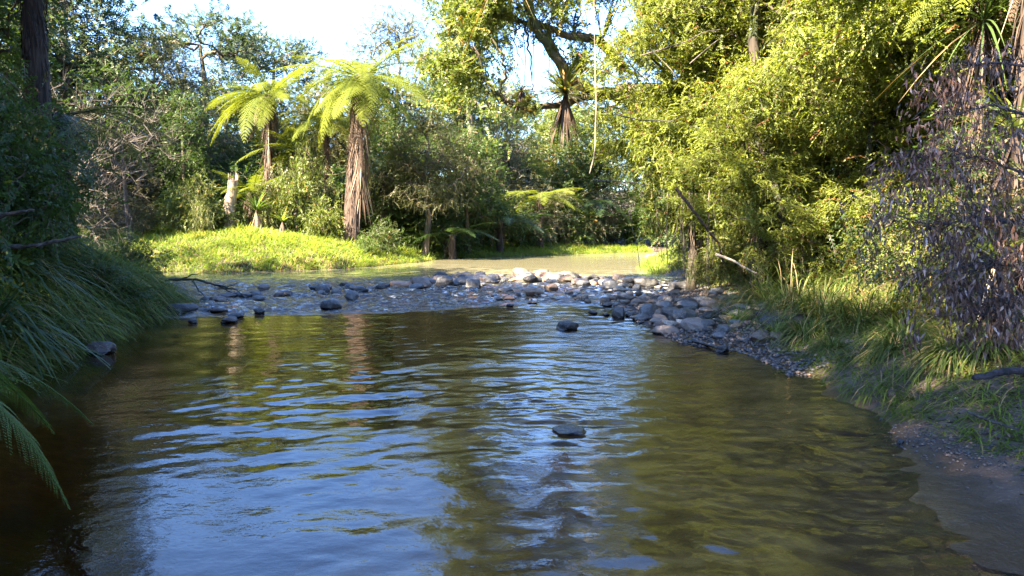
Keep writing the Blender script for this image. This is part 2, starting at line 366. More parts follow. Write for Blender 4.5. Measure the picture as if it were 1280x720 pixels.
# ------------------------------------------------------------------ river water, real waves on a grid
def watermat():
    m, n, out = newmat("river_water")
    geo = N(n, "ShaderNodeNewGeometry")
    at = N(n, "ShaderNodeAttribute", attribute_name="tint")      # how broken the water is (riffle)
    def noise(s, d, sc=(1, 1, 1)):
        mp = N(n, "ShaderNodeMapping"); mp.inputs["Scale"].default_value = sc; n.links.new(geo.outputs["Position"], mp.inputs[0])
        t = N(n, "ShaderNodeTexNoise"); t.inputs["Scale"].default_value = s; t.inputs["Detail"].default_value = d; n.links.new(mp.outputs[0], t.inputs[0]); return t.outputs[0]
    h = mth(n, 'MULTIPLY', noise(9, 4, (1, 1.3, 1)), mth(n, 'ADD', mth(n, 'MULTIPLY', at.outputs["Fac"], 2.6), .085))
    b = N(n, "ShaderNodeBump"); b.inputs["Strength"].default_value = 1; b.inputs["Distance"].default_value = .035; n.links.new(h, b.inputs["Height"])
    fr = N(n, "ShaderNodeFresnel"); fr.inputs[0].default_value = 1.6; n.links.new(b.outputs[0], fr.inputs[1])
    gl = N(n, "ShaderNodeBsdfGlossy"); gl.inputs["Roughness"].default_value = .008; n.links.new(b.outputs[0], gl.inputs["Normal"])
    tr = N(n, "ShaderNodeBsdfTransparent"); dp = N(n, "ShaderNodeAttribute", attribute_name="depth"); dm = mth(n, 'MINIMUM', dp.outputs["Fac"], 1.5)
    cc = N(n, "ShaderNodeCombineColor")
    for i, k in enumerate((1.2, 2.1, 3.7)): n.links.new(mth(n, 'POWER', math.e, mth(n, 'MULTIPLY', dm, -k)), cc.inputs[i])   # Beer-Lambert through the peaty water
    n.links.new(cc.outputs[0], tr.inputs[0])
    df = N(n, "ShaderNodeBsdfDiffuse"); df.inputs[0].default_value = (.25, .23, .145, 1); n.links.new(b.outputs[0], df.inputs["Normal"])
    body = N(n, "ShaderNodeMixShader"); n.links.new(tr.outputs[0], body.inputs[1]); n.links.new(df.outputs[0], body.inputs[2])
    xyz = N(n, "ShaderNodeSeparateXYZ"); n.links.new(geo.outputs["Position"], xyz.inputs[0])
    r = N(n, "ShaderNodeMapRange"); n.links.new(xyz.outputs[1], r.inputs[0]); r.inputs[1].default_value = 19; r.inputs[2].default_value = 24
    r.inputs[3].default_value = .0; r.inputs[4].default_value = .9       # the upper pool is silty
    n.links.new(r.outputs[0], body.inputs[0])
    mx = N(n, "ShaderNodeMixShader"); n.links.new(fr.outputs[0], mx.inputs[0]); n.links.new(body.outputs[0], mx.inputs[1]); n.links.new(gl.outputs[0], mx.inputs[2])
    fo = N(n, "ShaderNodeBsdfDiffuse"); fo.inputs[0].default_value = (.75, .76, .77, 1)
    fn = noise(7, 6, (1, .8, 1)); rr = N(n, "ShaderNodeMapRange"); n.links.new(fn, rr.inputs[0]); rr.inputs[1].default_value = .56; rr.inputs[2].default_value = .68
    fm = mth(n, 'MULTIPLY', mth(n, 'MULTIPLY', rr.outputs[0], mth(n, 'MULTIPLY', at.outputs["Fac"], at.outputs["Fac"])), .75)
    m2 = N(n, "ShaderNodeMixShader"); n.links.new(fm, m2.inputs[0]); n.links.new(mx.outputs[0], m2.inputs[1]); n.links.new(fo.outputs[0], m2.inputs[2])
    n.links.new(m2.outputs[0], out.inputs[0]); return m
def waves(x, y, dirn, spread, lam0, lam1, n, slope, seed):
    r = np.random.default_rng(seed); z = np.zeros_like(x)
    wx = .35 * fbm2(x, y, seed + 1, 2, .9); wy = .35 * fbm2(x, y, seed + 2, 2, .9)
    for i in range(n):
        lam = lam0 * (lam1 / lam0) ** r.random(); k = 2 * math.pi / lam
        th = dirn + r.normal() * spread
        z += slope / k * np.sin(k * ((x + wx * lam) * math.cos(th) + (y + wy * lam) * math.sin(th)) + r.uniform(0, 6.28)) * (.5 + r.random())
    return z / math.sqrt(n)
wx_ = axis(-120, 120, -9, 6, .035, 1.03)
wy_ = [-14.0, -4.0, 0.0, 2.0, 2.6]; 
while wy_[-1] < 60: wy_.append(wy_[-1] + max(.022, .0030 * wy_[-1]))
wy_ = np.array(wy_); WX, WY = np.meshgrid(wx_, wy_)
sdist = fbm2(WX, WY, 31, 2, .5)
bard = np.min([segd(WX, WY, BAR[i], BAR[i + 1]) for i in range(len(BAR) - 1)], axis=0)
below = np.clip((np.interp(WX, [-7, -1, 2.4, 5], [15.6, 20.6, 20.5, 19]) - WY + 1.) / 2, 0, 1)
front = np.interp(WX, [-7, -4, -1.5, .5, 2.2], [12.6, 13.1, 13.8, 14.8, 14.2]) + .5 * sdist   # where the riffle runs out
riff = np.clip((WY - front) / .7, 0, 1) * np.clip((24 - WY) / 4, 0, 1)
tong = np.exp(-((WX - .9 + .12 * (WY - 12)) / .8) ** 2) * np.clip((WY - 5) / 6, 0, 1) * np.clip((16 - WY) / 4, 0, 1)
chop = np.clip(riff * .9 + .16 * tong, 0, 1)
sunnyf = np.clip((WX - 1.0) / 1.6, 0, 1) * np.clip((WY - 16) / 2, 0, 1) * np.clip((25 - WY) / 3, 0, 1)
left = np.clip((WX + 1.0) / 3, 0, 1)
far = np.clip((WY - 24) / 6, 0, 1)
calm = np.clip((WX + 4.3) / 2.2, .25, 1) 
zl = waves(WX, WY, R(102), R(34), .11, .42, 48, .075, 41) + waves(WX, WY, R(96), R(20), .5, 1.1, 12, .035, 47)
zr = waves(WX, WY, R(60), R(28), .11, .4, 34, .12, 43)
zs = waves(WX, WY, R(85), R(60), .9, 2.4, 10, .022, 44)
zc = waves(WX, WY, R(92), R(45), .3, .9, 30, .6, 45)
patch = (.6 + .45 * np.clip(fbm2(WX, WY, 71, 3, 1.1) * 1.8, -1, 1)) * (1 + .5 * np.exp(-((WX + .2) / 1.1) ** 2)) * np.clip(.35 + (WY - 3.2) / 4 + .5 * np.clip((WX + .6) / 1.5, 0, 1), .35, 1.)
WZ = ((zl * (1 - left) + zr * left) * patch * calm + zs) * (1 - .75 * far) + zc * chop * .8
WZ = WZ + .02 * np.clip((WY - front + .6) / 4, 0, 1)
WZ[(np.abs(WX) > 30) | (WY < 1)] = .01
g = Geo(); V, Q = grid_mesh(WX, WY, WZ + .0); g.add(V, Q, tint=np.clip(riff * .68 + tong * .12 + sunnyf * .45, 0, 1).ravel())
wo = tag(g.build("water", watermat(), smooth=True), kind="structure")
da = wo.data.attributes.new("depth", 'FLOAT', 'POINT'); da.data.foreach_set("value", np.maximum(0, -terrain(WX, WY)).ravel().astype(np.float32))

# ------------------------------------------------------------------ tree maker
def grow(g, rng, TP, TR, targets, rtip, noise=.12, sag=.0, sides=5, kink=.0):
    """trunk TP/TR, limbs grown so that every target is reached; all go to one mesh"""
    TP = np.array(TP, float); TR = np.array(TR, float)
    t = np.linspace(0, 1, len(TP)); tt = np.linspace(0, 1, max(12, len(TP) * 3))
    tp = np.stack([np.interp(tt, t, TP[:, k]) for k in range(3)], 1); tr = np.interp(tt, t, TR)
    tp[1:-1] += rng.normal(0, .02, (len(tp) - 2, 3)) * tr.max() * 2
    tube(g, tp, tr, 12, rough=.07, rng=rng)
    pos = list(tp[len(tp) // 4:]); par = [-1] * len(pos); cnt = [0] * len(pos); cap = list(tr[len(tp) // 4:] * .8); own = [-1] * len(pos)
    d0 = np.min(np.linalg.norm(targets[:, None] - tp[None], axis=2), axis=1)
    paths = []
    for ti in np.argsort(d0):
        T = targets[ti]; A = np.array(pos); d = np.linalg.norm(A - T, axis=1) + .5 * np.maximum(0, A[:, 2] - T[2])
        j = int(np.argmin(d + rng.random(len(d)) * .15)); L = np.linalg.norm(T - A[j])
        if L < 1e-3: continue
        k = max(2, int(L / .45) + 1); s = np.linspace(0, 1, k + 1)
        P = A[j] + (T - A[j]) * s[:, None]
        P[:, 2] += (.18 * L * np.sin(s * math.pi)) * (1 - sag) - sag * .1 * L * np.sin(s * math.pi)
        P[1:-1] += rng.normal(0, noise * L / k, (k - 1, 3))
        idx = [j]
        for q in range(1, k + 1):
            pos.append(P[q]); par.append(idx[-1]); cnt.append(0); cap.append(9); idx.append(len(pos) - 1)
        paths.append((P, idx))
        m = idx[-1]
        while m != -1: cnt[m] += 1; m = par[m]
    for P, idx in paths:
        r = np.array([rtip * max(cnt[i], 1) ** .48 for i in idx]); r[0] = min(r[1] * 1.15, cap[idx[0]] if cap[idx[0]] < 9 else 9)
        tube(g, P, r, sides, rough=.05, rng=rng)
def sprays(g, rng, C, out, K, tl, m, L, Wd, ang=55, droop=.25, spread=.8, spreadpos=.35, tw=None, upn=.6, fold=.25, lift=.15):
    n = len(C); c = np.repeat(C, K, 0); o = np.repeat(out, K, 0); nt_ = len(c)
    d = nrm(o * .7 + rng.standard_normal((nt_, 3)) * spread + np.array([0, 0, lift]))
    base = c + rng.standard_normal((nt_, 3)) * spreadpos * np.array([1, 1, .6]) - d * tl * .3
    tlv = tl * rng.uniform(.6, 1.3, nt_)
    upv = nrm(np.array([0, 0, 1.]) + rng.standard_normal((nt_, 3)) * upn)
    side = nrm(np.cross(d, upv)); nn = np.cross(side, d)
    t = (np.arange(m) + 1) / m
    P = base[:, None] + d[:, None] * (tlv[:, None] * t)[..., None]; P[..., 2] -= droop * tlv[:, None] * t ** 2
    sg = np.where(np.arange(m) % 2, 1., -1.)[None, :, None]
    a = R(ang) * (1 - .5 * t)[None, :, None]
    D = d[:, None] * np.cos(a) + side[:, None] * np.sin(a) * sg
    D[..., 2] -= droop * t * 1.2; D = D + rng.standard_normal(D.shape) * .18
    Nn = nn[:, None] + rng.standard_normal(D.shape) * .35
    ct = np.repeat(rng.uniform(-.18, .18, n), K)[:, None] + rng.uniform(.15, .75, (nt_, 1)) + rng.uniform(-.18, .18, (nt_, m))
    ct = np.clip(ct, 0, .9); ct[rng.random(ct.shape) < .04] = 1.0; k = rng.random(nt_) < .02; ct[k] = 1.0
    leaves(g, P.reshape(-1, 3), D.reshape(-1, 3), Nn.reshape(-1, 3), (L * rng.uniform(.7, 1.25, (nt_, m)) * (1 - .3 * t)).ravel(), Wd * rng.uniform(.8, 1.2, nt_ * m), ct.ravel(), fold)
    if tw is not None:
        tube_dirs = P[:, -1] - base
        A = base; B = P[:, m // 2 - 1] if m > 1 else P[:, 0]; E = P[:, -1]
        hw = side * .004
        V = np.stack([A - hw * 1.5, A + hw * 1.5, B + hw, B - hw, E + hw * .5, E - hw * .5], 1).reshape(-1, 3)
        i = np.arange(nt_)[:, None] * 6
        tw.add(V, np.concatenate([i + [0, 1, 2, 3], i + [3, 2, 4, 5]]))
def blobpts(rng, blobs, n, shell=.5):
    vol = np.array([b[3] * b[4] * b[5] for b in blobs]) ** .75; vol /= vol.sum()
    out = []
    for b, k in zip(blobs, rng.multinomial(n, vol)):
        d = nrm(rng.standard_normal((k, 3))); r = (shell + (1 - shell) * rng.random(k)) ** .7
        lump = 1 + .18 * np.sin(d @ rng.standard_normal((3, 3)) * 4 + rng.random(3) * 6).sum(1) / 1.7
        out.append(np.array(b[:3]) + d * (r * lump)[:, None] * np.array(b[3:6]))
    return np.concatenate(out)
TREE = {}
def make_kind(key, seed, TP, TR, blobs, n, leaf=None, rtip=.012, shell=.45, ground=None, twigs=True, **kw):
    """stores crown and trunk meshes of one kind; trees of that kind share them"""
    rng = np.random.default_rng(seed)
    C = blobpts(rng, blobs, n, shell)
    if ground is not None: C[:, 2] = np.maximum(C[:, 2], ground)
    gt = Geo(); grow(gt, rng, TP, TR, C, rtip)
    cc = np.array(blobs)[:, :3].mean(0); out = nrm(C - cc - np.array([0, 0, -.2]))
    gc = Geo(); sprays(gc, rng, C, out, tw=gt if twigs else None, **kw)
    TREE[key] = (gt.mesh("trunk", M['bark'], True), gc.mesh("crown", M['mid']))
def tree(name, key, loc, rz, scale, crownmat, label, cat="tree", group=None, bark=None):
    r = empty(name, loc, rz, scale); tag(r, label, cat, group)
    tm, cm = TREE[key]
    t = put("trunk", tm, r, mat=bark or M['bark']); c = put("crown", cm, r, mat=crownmat)
    return r

# far and middle forest kinds (10 m tall, scaled on placing)
make_kind('round', 1, [(0,0,-.3),(.1,0,2),(.25,.1,4.5),(.1,.1,7)], [.22,.17,.13,.06],
          [(0,0,6.6,2.6,2.6,2.6),(-1.4,.5,4.8,1.9,1.9,1.5),(1.5,-.6,5.0,2,1.9,1.6),(.2,.2,8.4,1.7,1.7,1.3),(.3,-1.5,3.4,1.6,1.5,1.2),(-.6,1.5,3.6,1.6,1.5,1.2)], 330, K=9, tl=.5, m=12, L=.13, Wd=.06, droop=.3)
make_kind('loose', 2, [(0,0,-.3),(-.2,0,3),(.3,.2,6),(.1,.1,8.4)], [.2,.16,.12,.05],
          [(0,0,8.8,2.4,2.2,.8),(-2,.6,7.6,1.6,1.5,.6),(2.2,-.5,7.9,1.7,1.5,.7),(.5,1.2,6.4,1.6,1.6,.7),(-1.3,-.8,5.2,1.3,1.2,.6),(1.6,.2,5.4,1.2,1.2,.5),(.2,-.3,3.8,1.1,1.1,.6)], 260, K=8, tl=.45, m=12, L=.12, Wd=.055, droop=.2, lift=.3)
make_kind('fine', 3, [(0,0,-.3),(.3,0,2.5),(.1,.2,5),(.4,.1,7.6)], [.2,.15,.11,.05],
          [(.2,0,7.2,2.3,2.3,2.2),(-1.2,.3,5.4,1.7,1.7,1.4),(1.6,-.3,5.8,1.7,1.7,1.3),(0,-1,4,1.8,1.6,1.1),(.4,.2,9,1.2,1.2,.9)], 300, K=12, tl=.42, m=14, L=.085, Wd=.03, droop=.45, ang=45)
make_kind('column', 4, [(0,0,-.3),(0,.1,3),(.1,0,6),(.1,.1,9)], [.2,.15,.1,.04],
          [(0,0,8.3,1.5,1.5,1.6),(.2,.1,6.2,2,1.9,1.5),(-.2,0,4.2,2.1,2.1,1.4),(.2,-.1,2.4,1.9,1.9,1.2)], 300, K=9, tl=.5, m=12, L=.12, Wd=.055, droop=.35)
make_kind('shrub', 5, [(0,0,-.1),(.05,0,.5),(.1,.05,1.2)], [.06,.05,.03],
          [(0,0,1.3,.9,.9,.7),(-.6,.2,.8,.7,.7,.6),(.6,-.2,.8,.7,.7,.6),(.1,.6,.6,.7,.6,.5),(0,-.6,.6,.7,.6,.5)], 150, rtip=.005, K=9, tl=.28, m=12, L=.068, Wd=.03, droop=.3, spreadpos=.16, ground=.12, shell=.3)
make_kind('fineshrub', 6, [(0,0,-.1),(.05,0,.6),(.1,.05,1.5)], [.05,.04,.02],
          [(0,0,1.5,.8,.8,.7),(-.5,.2,.8,.8,.7,.6),(.5,-.2,.9,.8,.7,.6)], 110, rtip=.004, K=9, tl=.3, m=12, L=.06, Wd=.02, droop=.5, spreadpos=.16, ground=.1, shell=.3)
rng = np.random.default_rng(7)
gt = Geo(); C = blobpts(rng, [(0,0,3,1.5,1.3,1.8),(.3,0,1.5,1,1,1)], 160, .2); grow(gt, rng, [(0,0,-.2),(.1,0,1),(.2,.1,2.4)], [.1,.07,.03], C, .006, noise=.3)
C2 = np.repeat(C, 9, 0)
for k in range(1):
    E = C2 + rng.normal(0, .28, C2.shape) + nrm(C2 - [0, 0, 1.5]) * .3; Sx = nrm(np.cross(E - C2, rng.standard_normal(C2.shape))) * .005
    gt.add(np.stack([C2 - Sx, C2 + Sx, E], 1).reshape(-1, 3), T=np.arange(len(C2) * 3).reshape(-1, 3))
BARE = gt.mesh("branches", M['twig'], True)

# ------------------------------------------------------------------ ferns
def frond_mesh(seed, np_=24, npl=8, L=2.2, wid=.46, curve=.45, mat=None, droopp=.25, width_pl=.021):
    rng = np.random.default_rng(seed); g = Geo()
    t = np.linspace(0, 1, 16)
    def rach(t): return np.stack([L * (t - .12 * curve * t ** 3), .06 * L * np.sin(t * 2 + seed), -curve * L * .62 * t ** 2.1], -1)
    tube(g, rach(t), .013 * (1 - .85 * t) + .002, 4, tint=.3)
    ti = np.linspace(.14, .985, np_); pr = np.minimum(1, (ti - .06) * 5) * (1 - ti ** 3.2) + .05
    for sgn in (-1, 1):
        for a, q in zip(ti, pr):
            p0 = rach(np.array([a]))[0]; tn = nrm((rach(np.array([min(a + .02, 1)])) - rach(np.array([a - .02])))[0:1])[0]
            sd_ = np.array([0, 1., 0]) * sgn
            d = nrm((sd_ * 1.0 + tn * (.45 + .5 * a) + rng.normal(0, .06, 3))[None])[0]
            pl = wid * L * .5 * q * rng.uniform(.9, 1.08)
            s = (np.arange(npl) + .5) / npl
            c = p0 + d * (pl * s)[:, None]; c[:, 2] -= droopp * pl * s ** 2
            nrmv = nrm(np.cross(d, tn)[None])[0] * sgn; nrmv = nrmv if nrmv[2] > 0 else -nrmv
            e = np.cross(nrmv, d)
            for s2 in (-1, 1):
                D = e * s2 + d * .55
                ln = width_pl * L * (1 - s ** 2 * .8) * min(1, .5 + q)
                leaves(g, c, np.tile(D, (npl, 1)) + rng.normal(0, .08, (npl, 3)), np.tile(nrmv, (npl, 1)), ln, pl / npl * 1.05, np.clip(.45 + .25 * a + rng.normal(0, .08, npl), 0, .93), fold=.05)
    return g.mesh("frond", mat or M['fern'])
FR = [frond_mesh(s, curve=c) for s, c in ((1, .5), (2, .8), (3, 1.15))]
DFR = [frond_mesh(s, np_=18, npl=5, L=1.9, wid=.22, curve=c, mat=M['deadfrond'], droopp=.9, width_pl=.03) for s, c in ((4, .5), (5, 1.0))]
def fern_crown(root, rng, top, n, Lf, mat, pitch=(5, 55), dead=0, az0=0, deadmat=None, azr=None):
    for i in range(n):
        az = az0 + 2 * math.pi * (i / n) + rng.normal(0, .15) if azr is None else R(rng.uniform(*azr))
        pt = R(rng.uniform(*pitch)); me = FR[0 if pt > R(38) else rng.integers(0, 3)]
        put("frond", me, root, top + np.array([math.cos(az), math.sin(az), 0]) * .06, (rng.normal(0, .15), -pt, az), Lf / 2.2 * rng.uniform(.85, 1.1), mat)
    for i in range(dead):
        az = rng.uniform(0, 6.28); put("dead_frond", DFR[i % 2], root, top + np.array([math.cos(az), math.sin(az), -1]) * .12, (rng.normal(0, .3), R(rng.uniform(35, 75)), az), rng.uniform(.6, .95) * Lf / 2.2, deadmat)
def tree_fern(loc, H, lean, label, seed, n=16, Lf=2.2, rad=.14, mat=None, dead=8, group="tree ferns with living crowns", fibre=None, skirt=0, pitch=(0, 50), name="tree_fern", flare=1.5, azr=None):
    rng = np.random.default_rng(seed); r = empty(name, loc); tag(r, label, "tree fern", group)
    t = np.linspace(0, 1, 14); top = np.array([lean[0], lean[1], H])
    P = np.stack([lean[0] * t ** 1.5, lean[1] * t ** 1.5, -.25 + (H + .25) * t], 1)
    g = Geo(); tube(g, P, rad * (1 + (flare - 1) * (1 - t) ** 2.5) * (1 + .12 * np.sin(t * 9 + seed)), 16, rough=.07, rng=rng)
    # old frond stubs and hanging root fibre on the trunk
    k = int((60 + 900 * max(0, rad - .12)) * H); a = rng.uniform(0, 6.28, k); tt = rng.random(k)
    C = np.stack([np.interp(tt, t, P[:, j]) for j in range(3)], 1); rr = np.interp(tt, t, rad * (1 + (flare - 1) * (1 - t) ** 2.5))
    o = np.stack([np.cos(a), np.sin(a), 0 * a], 1)
    leaves(g, C + o * rr[:, None] * .9, o * .35 + [0, 0, -1], o, rng.uniform(.12, .5, k), rng.uniform(.02, .06, k), rng.uniform(.2, .8, k), fold=.3)
    g.build("trunk", fibre or M['fibre'], r)
    if skirt:
        g = Geo(); k = int(skirt); a = rng.uniform(0, 6.28, k); o = np.stack([np.cos(a), np.sin(a), 0 * a], 1)
        blades(g, top + o * rad * .8 + np.array([0, 0, -.1]) - np.array([0, 0, 1.]) * (rng.random(k) ** 1.4 * H * .7)[:, None], o * rng.uniform(.03, .28, (k, 1)) + [0, 0, -.6], rng.uniform(.6, 1.5, k) * min(1, H / 3), rng.uniform(.015, .04, k), rng.uniform(.0, .2, k), rng.uniform(.0, 1, k), segs=4)
        g.build("skirt", M['deadfrond'], r)
    fern_crown(r, rng, top, n, Lf, mat, pitch, dead, az0=rng.random() * 6, azr=azr)
    return r

# ------------------------------------------------------------------ forest placement: (kind, u, distance, height, crown material, label)
def gpos(u, Y, dz=0): 
    x = (u - 640) / F * Y; return (x, Y, TZ(x, Y) + dz)
n_ = np.random.default_rng(99)
def T(name, key, u, Y, H, mat, label, group="trees of the forest behind the river", rz=None, sx=1.0, bark=None, base=10.0, cat="tree"):
    s = H / base
    return tree(name, key, gpos(u, Y), n_.uniform(0, 6.28) if rz is None else rz, (s * sx, s * sx, s), M[mat], label, cat, group, bark)

# far left, dark wood
T("broadleaf_tree",'round', 60,37,12.5,'grey',"tall greyish tree behind the black fern trunk on the left", sx=1.1)
T("broadleaf_tree",'column',98,35,14.5,'blue',"tall bluish dark tree left of the open sky", sx=1.15)
T("broadleaf_tree",'round',-30,32,12,'blue',"dark tree cut by the left edge of the picture")
T("broadleaf_tree",'fine', 190,36,8.8,'olive',"olive tree below the flat-topped tree at the left of the sky", sx=1.1)
T("umbrella_tree",'loose',255,44,12.0,'blue',"flat-topped tree with layered branches against the sky", sx=1.25, rz=.4)
T("umbrella_tree",'loose',350,52,12.6,'blue',"small far tree poking above the tree ferns into the sky")
T("broadleaf_tree",'fine',240,38,7.6,'grey',"greyish fine-leaved tree behind the bright left shrub", sx=1.1)
T("broadleaf_tree",'round',150,33,7.0,'dark',"low dark tree in the shade left of the bright shrub", sx=1.1)
T("broadleaf_tree",'round',290,43,8.2,'mid',"mid green tree behind the left tree fern", sx=1.2)
T("broadleaf_tree",'column',235,33,5.6,'dark',"dark narrow tree behind the pale broken stump")
T("broadleaf_tree",'fine',345,46,8.4,'dark',"dark fine-leaved tree filling the gap between the tree ferns", sx=1.2)
T("broadleaf_tree",'round',400,44,8.2,'olive',"olive tree behind the two central tree ferns", sx=1.2)
# centre
T("broadleaf_tree",'fine',498,50,14.3,'olive',"rounded olive tree on the skyline right of the big tree fern", rz=1, sx=.95)
T("broadleaf_tree",'round',455,48,10.8,'mid',"mid green tree just right of the big tree fern", sx=1.1)
T("broadleaf_tree",'loose',592,42,14.6,'light',"tall bright green tree right of the open sky", sx=.85, rz=2)
T("broadleaf_tree",'column',572,46,11.4,'mid',"narrow tree below the bright green skyline tree", sx=1.1)
T("broadleaf_tree",'fine',530,34,6.6,'olive',"dark rounded tree with brown branches on the grassy bank", sx=1.25, rz=.6)
T("broadleaf_tree",'round',500,36,6.0,'dark',"dense dark tree behind the rounded olive tree on the bank", sx=1.15)
T("broadleaf_tree",'round',585,37,6.2,'dark',"dark green tree overhanging the end of the grassy bank", sx=1.1)
T("broadleaf_tree",'fine',640,50,8.6,'light',"pale sunlit tree in the gap below the epiphyte", sx=1.2)
T("broadleaf_tree",'round',690,55,9.5,'light',"bright far tree at the bend of the river", sx=1.2)
T("broadleaf_tree",'fine',610,47,9.4,'grey',"pale greyish tree left of the gap at the river bend", sx=1.1)
T("broadleaf_tree",'round',740,52,9.0,'mid',"mid green tree over the far bend of the river", sx=1.2)
T("broadleaf_tree",'fine',790,50,9.5,'dark',"dark tree at the far bend behind the overhanging branches", sx=1.3)
T("broadleaf_tree",'round',850,48,10,'mid',"tree hidden behind the hanging roots on the right", sx=1.3)
T("broadleaf_tree",'column',720,64,13,'light',"tallest far tree seen through the gap beside the hanging vine", sx=1.3)
T("broadleaf_tree",'round',650,66,12,'mid',"far tree closing the valley below the mossy limb", sx=1.4)
T("broadleaf_tree",'fine',540,64,12,'mid',"far tree closing the valley behind the skyline olive tree", sx=1.5)
T("broadleaf_tree",'round',430,62,9.5,'mid',"far tree behind the crown of the big tree fern", sx=1.4)
T("broadleaf_tree",'round',320,60,9.5,'dark',"far dark tree behind the crown of the left tree fern", sx=1.5)
T("broadleaf_tree",'column',200,55,9,'dark',"far dark tree behind the flat-topped tree", sx=1.5)
# understorey
US = [(30,36,'shrub',2.6,'dark'),(90,34,'shrub',2.8,'dark'),(140,32.5,'shrub',2.2,'mid'),(185,33,'fineshrub',2.4,'grey'),(265,34,'shrub',2.6,'dark'),(210,35,'shrub',3.2,'dark'),(330,35,'shrub',3.6,'dark'),
      (380,36,'shrub',3.4,'dark'),(470,36,'shrub',2.6,'dark'),(505,36.5,'shrub',3.,'dark'),(545,36,'shrub',2.6,'dark'),(560,40,'shrub',3.2,'mid'),(600,40,'fineshrub',3.4,'dark'),(640,42,'shrub',3.0,'dark'),
      (675,44,'fineshrub',3.6,'grey'),(620,46,'fineshrub',4.6,'grey'),(715,46,'shrub',3.2,'mid'),(750,47.5,'fineshrub',3.2,'grey'),(785,48,'shrub',3.4,'dark'),(825,47,'shrub',3.6,'dark'),(870,47,'shrub',3.4,'mid'),
      (690,49,'shrub',4.2,'light'),(660,47,'fineshrub',3.6,'olive'),(290,38,'shrub',4.,'dark'),(430,38,'shrub',3.8,'dark'),(125,35,'shrub',3.6,'dark'),(60,40,'shrub',4,'dark'),(235,41,'shrub',4.5,'dark'),(350,42,'shrub',4.5,'dark'),(450,44,'shrub',4.8,'dark'),(530,44,'shrub',5,'dark'),
      (170,40,'shrub',4.6,'dark'),(590,54,'shrub',5,'dark'),(700,56,'shrub',5,'dark'),(400,50,'shrub',5,'dark'),(300,50,'shrub',5,'dark'),(480,54,'shrub',5,'dark'),(100,47,'shrub',5,'dark'),(200,48,'shrub',5,'dark'),(0,38,'shrub',4,'dark')]
where = {30:"far left edge",}
marks = [(0,"beside the left edge of the wood"),(100,"behind the overhanging left grass bank"),(180,"left of the pale stump"),(300,"between the left tree fern trunks"),(420,"behind the big tree fern trunk"),(480,"under the rounded olive tree"),(580,"at the end of the grassy bank"),(650,"above the far river bend"),(760,"beyond the overhanging right branches")]
for i, (u, Y, k, H, m) in enumerate(US):
    wh = [b for a, b in marks if u >= a][-1]
    colr = dict(dark="dark green", mid="mid green", grey="grey-green", light="bright green", olive="olive")[m]
    row = "at the front" if Y < 34 else ("in the middle row" if Y < 45 else "in the far row")
    T("shrub", k, u, Y, H, m, f"{colr} understorey shrub {wh}, {row}", "understorey shrubs", base=2.1, cat="shrub", sx=1.25)
# sunlit shrubs on the grass bank
T("shrub",'shrub',232,30.5,2.0,'light',"bright yellow-green leafy shrub left of the pale stump", "sunlit shrubs on the grassy bank", base=2.1, cat="shrub", sx=.95, rz=1)
T("shrub",'fineshrub',252,30,2.6,'light',"tall wispy yellow shrub with upright shoots on the grassy bank", "sunlit shrubs on the grassy bank", base=2.3, cat="shrub", sx=.55)
T("shrub",'shrub',282,31,1.3,'mid',"low rounded shrub at the foot of the pale stump", "sunlit shrubs on the grassy bank", base=2.1, cat="shrub", sx=1.3)
T("shrub",'shrub',372,32,3.5,'light',"tall vine-covered bush between the two tree ferns", "sunlit shrubs on the grassy bank", base=2.1, cat="shrub", sx=.55)
T("shrub",'fineshrub',392,33,5.0,'light',"pale fine-leaved climber mass beside the thin fern trunk", "sunlit shrubs on the grassy bank", base=2.3, cat="shrub", sx=.45)
T("shrub",'shrub',345,33,3.2,'grey',"grey-green bush in front of the left tree fern trunk", "sunlit shrubs on the grassy bank", base=2.1, cat="shrub", sx=.6)
T("shrub",'shrub',457,30.5,.8,'tuft',"small bright green shrub at the foot of the big tree fern", "sunlit shrubs on the grassy bank", base=2.1, cat="shrub", sx=1.1)
T("shrub",'fineshrub',180,30,1.4,'olive',"brownish low shrub where the grassy bank meets the shade", "sunlit shrubs on the grassy bank", base=2.3, cat="shrub", sx=1.2)
T("shrub",'shrub',408,31.5,1.9,'light',"round bright bush left of the big tree fern trunk", "sunlit shrubs on the grassy bank", base=2.1, cat="shrub", sx=.8)
T("shrub",'shrub',478,31.5,1.5,'mid',"leafy bush right of the big tree fern trunk", "sunlit shrubs on the grassy bank", base=2.1, cat="shrub", sx=.9)
T("shrub",'fineshrub',330,31.5,2.1,'light',"feathery pale bush below the left tree fern", "sunlit shrubs on the grassy bank", base=2.3, cat="shrub", sx=.7)
# hanging woody tree ferns
def gp3(u, Y): return gpos(u, Y)
tree_fern(gp3(337,33), 5.7, (0.1,0), "tree fern with pale arching fronds, left of the vine-covered bush", 11, n=28, Lf=2.6, skirt=120, pitch=(-28, 55), rad=.13)
tree_fern(gp3(409,33.5), 5.2, (.1,0), "slender tree fern with a thin bare trunk beside the big one", 12, n=18, Lf=2.3, skirt=20, pitch=(-10, 40), rad=.1)
tree_fern(gp3(440,31.8), 6.7, (.45,0), "biggest tree fern with a shaggy reddish trunk on the grassy bank", 113, n=34, Lf=3.2, skirt=520, dead=9, rad=.25, flare=1.35, pitch=(-28, 62))
tree_fern(gp3(368,34), 3.6, (.1,0), "shorter tree fern between the left and the slender one", 24, n=18, Lf=2.2, skirt=60, pitch=(-25, 50), rad=.1)
tree_fern(gp3(478,35), 3.4, (.1,0), "tree fern half hidden right behind the big shaggy trunk", 25, n=16, Lf=2.3, skirt=60, pitch=(-20, 45), rad=.12, mat=M['fernm'])
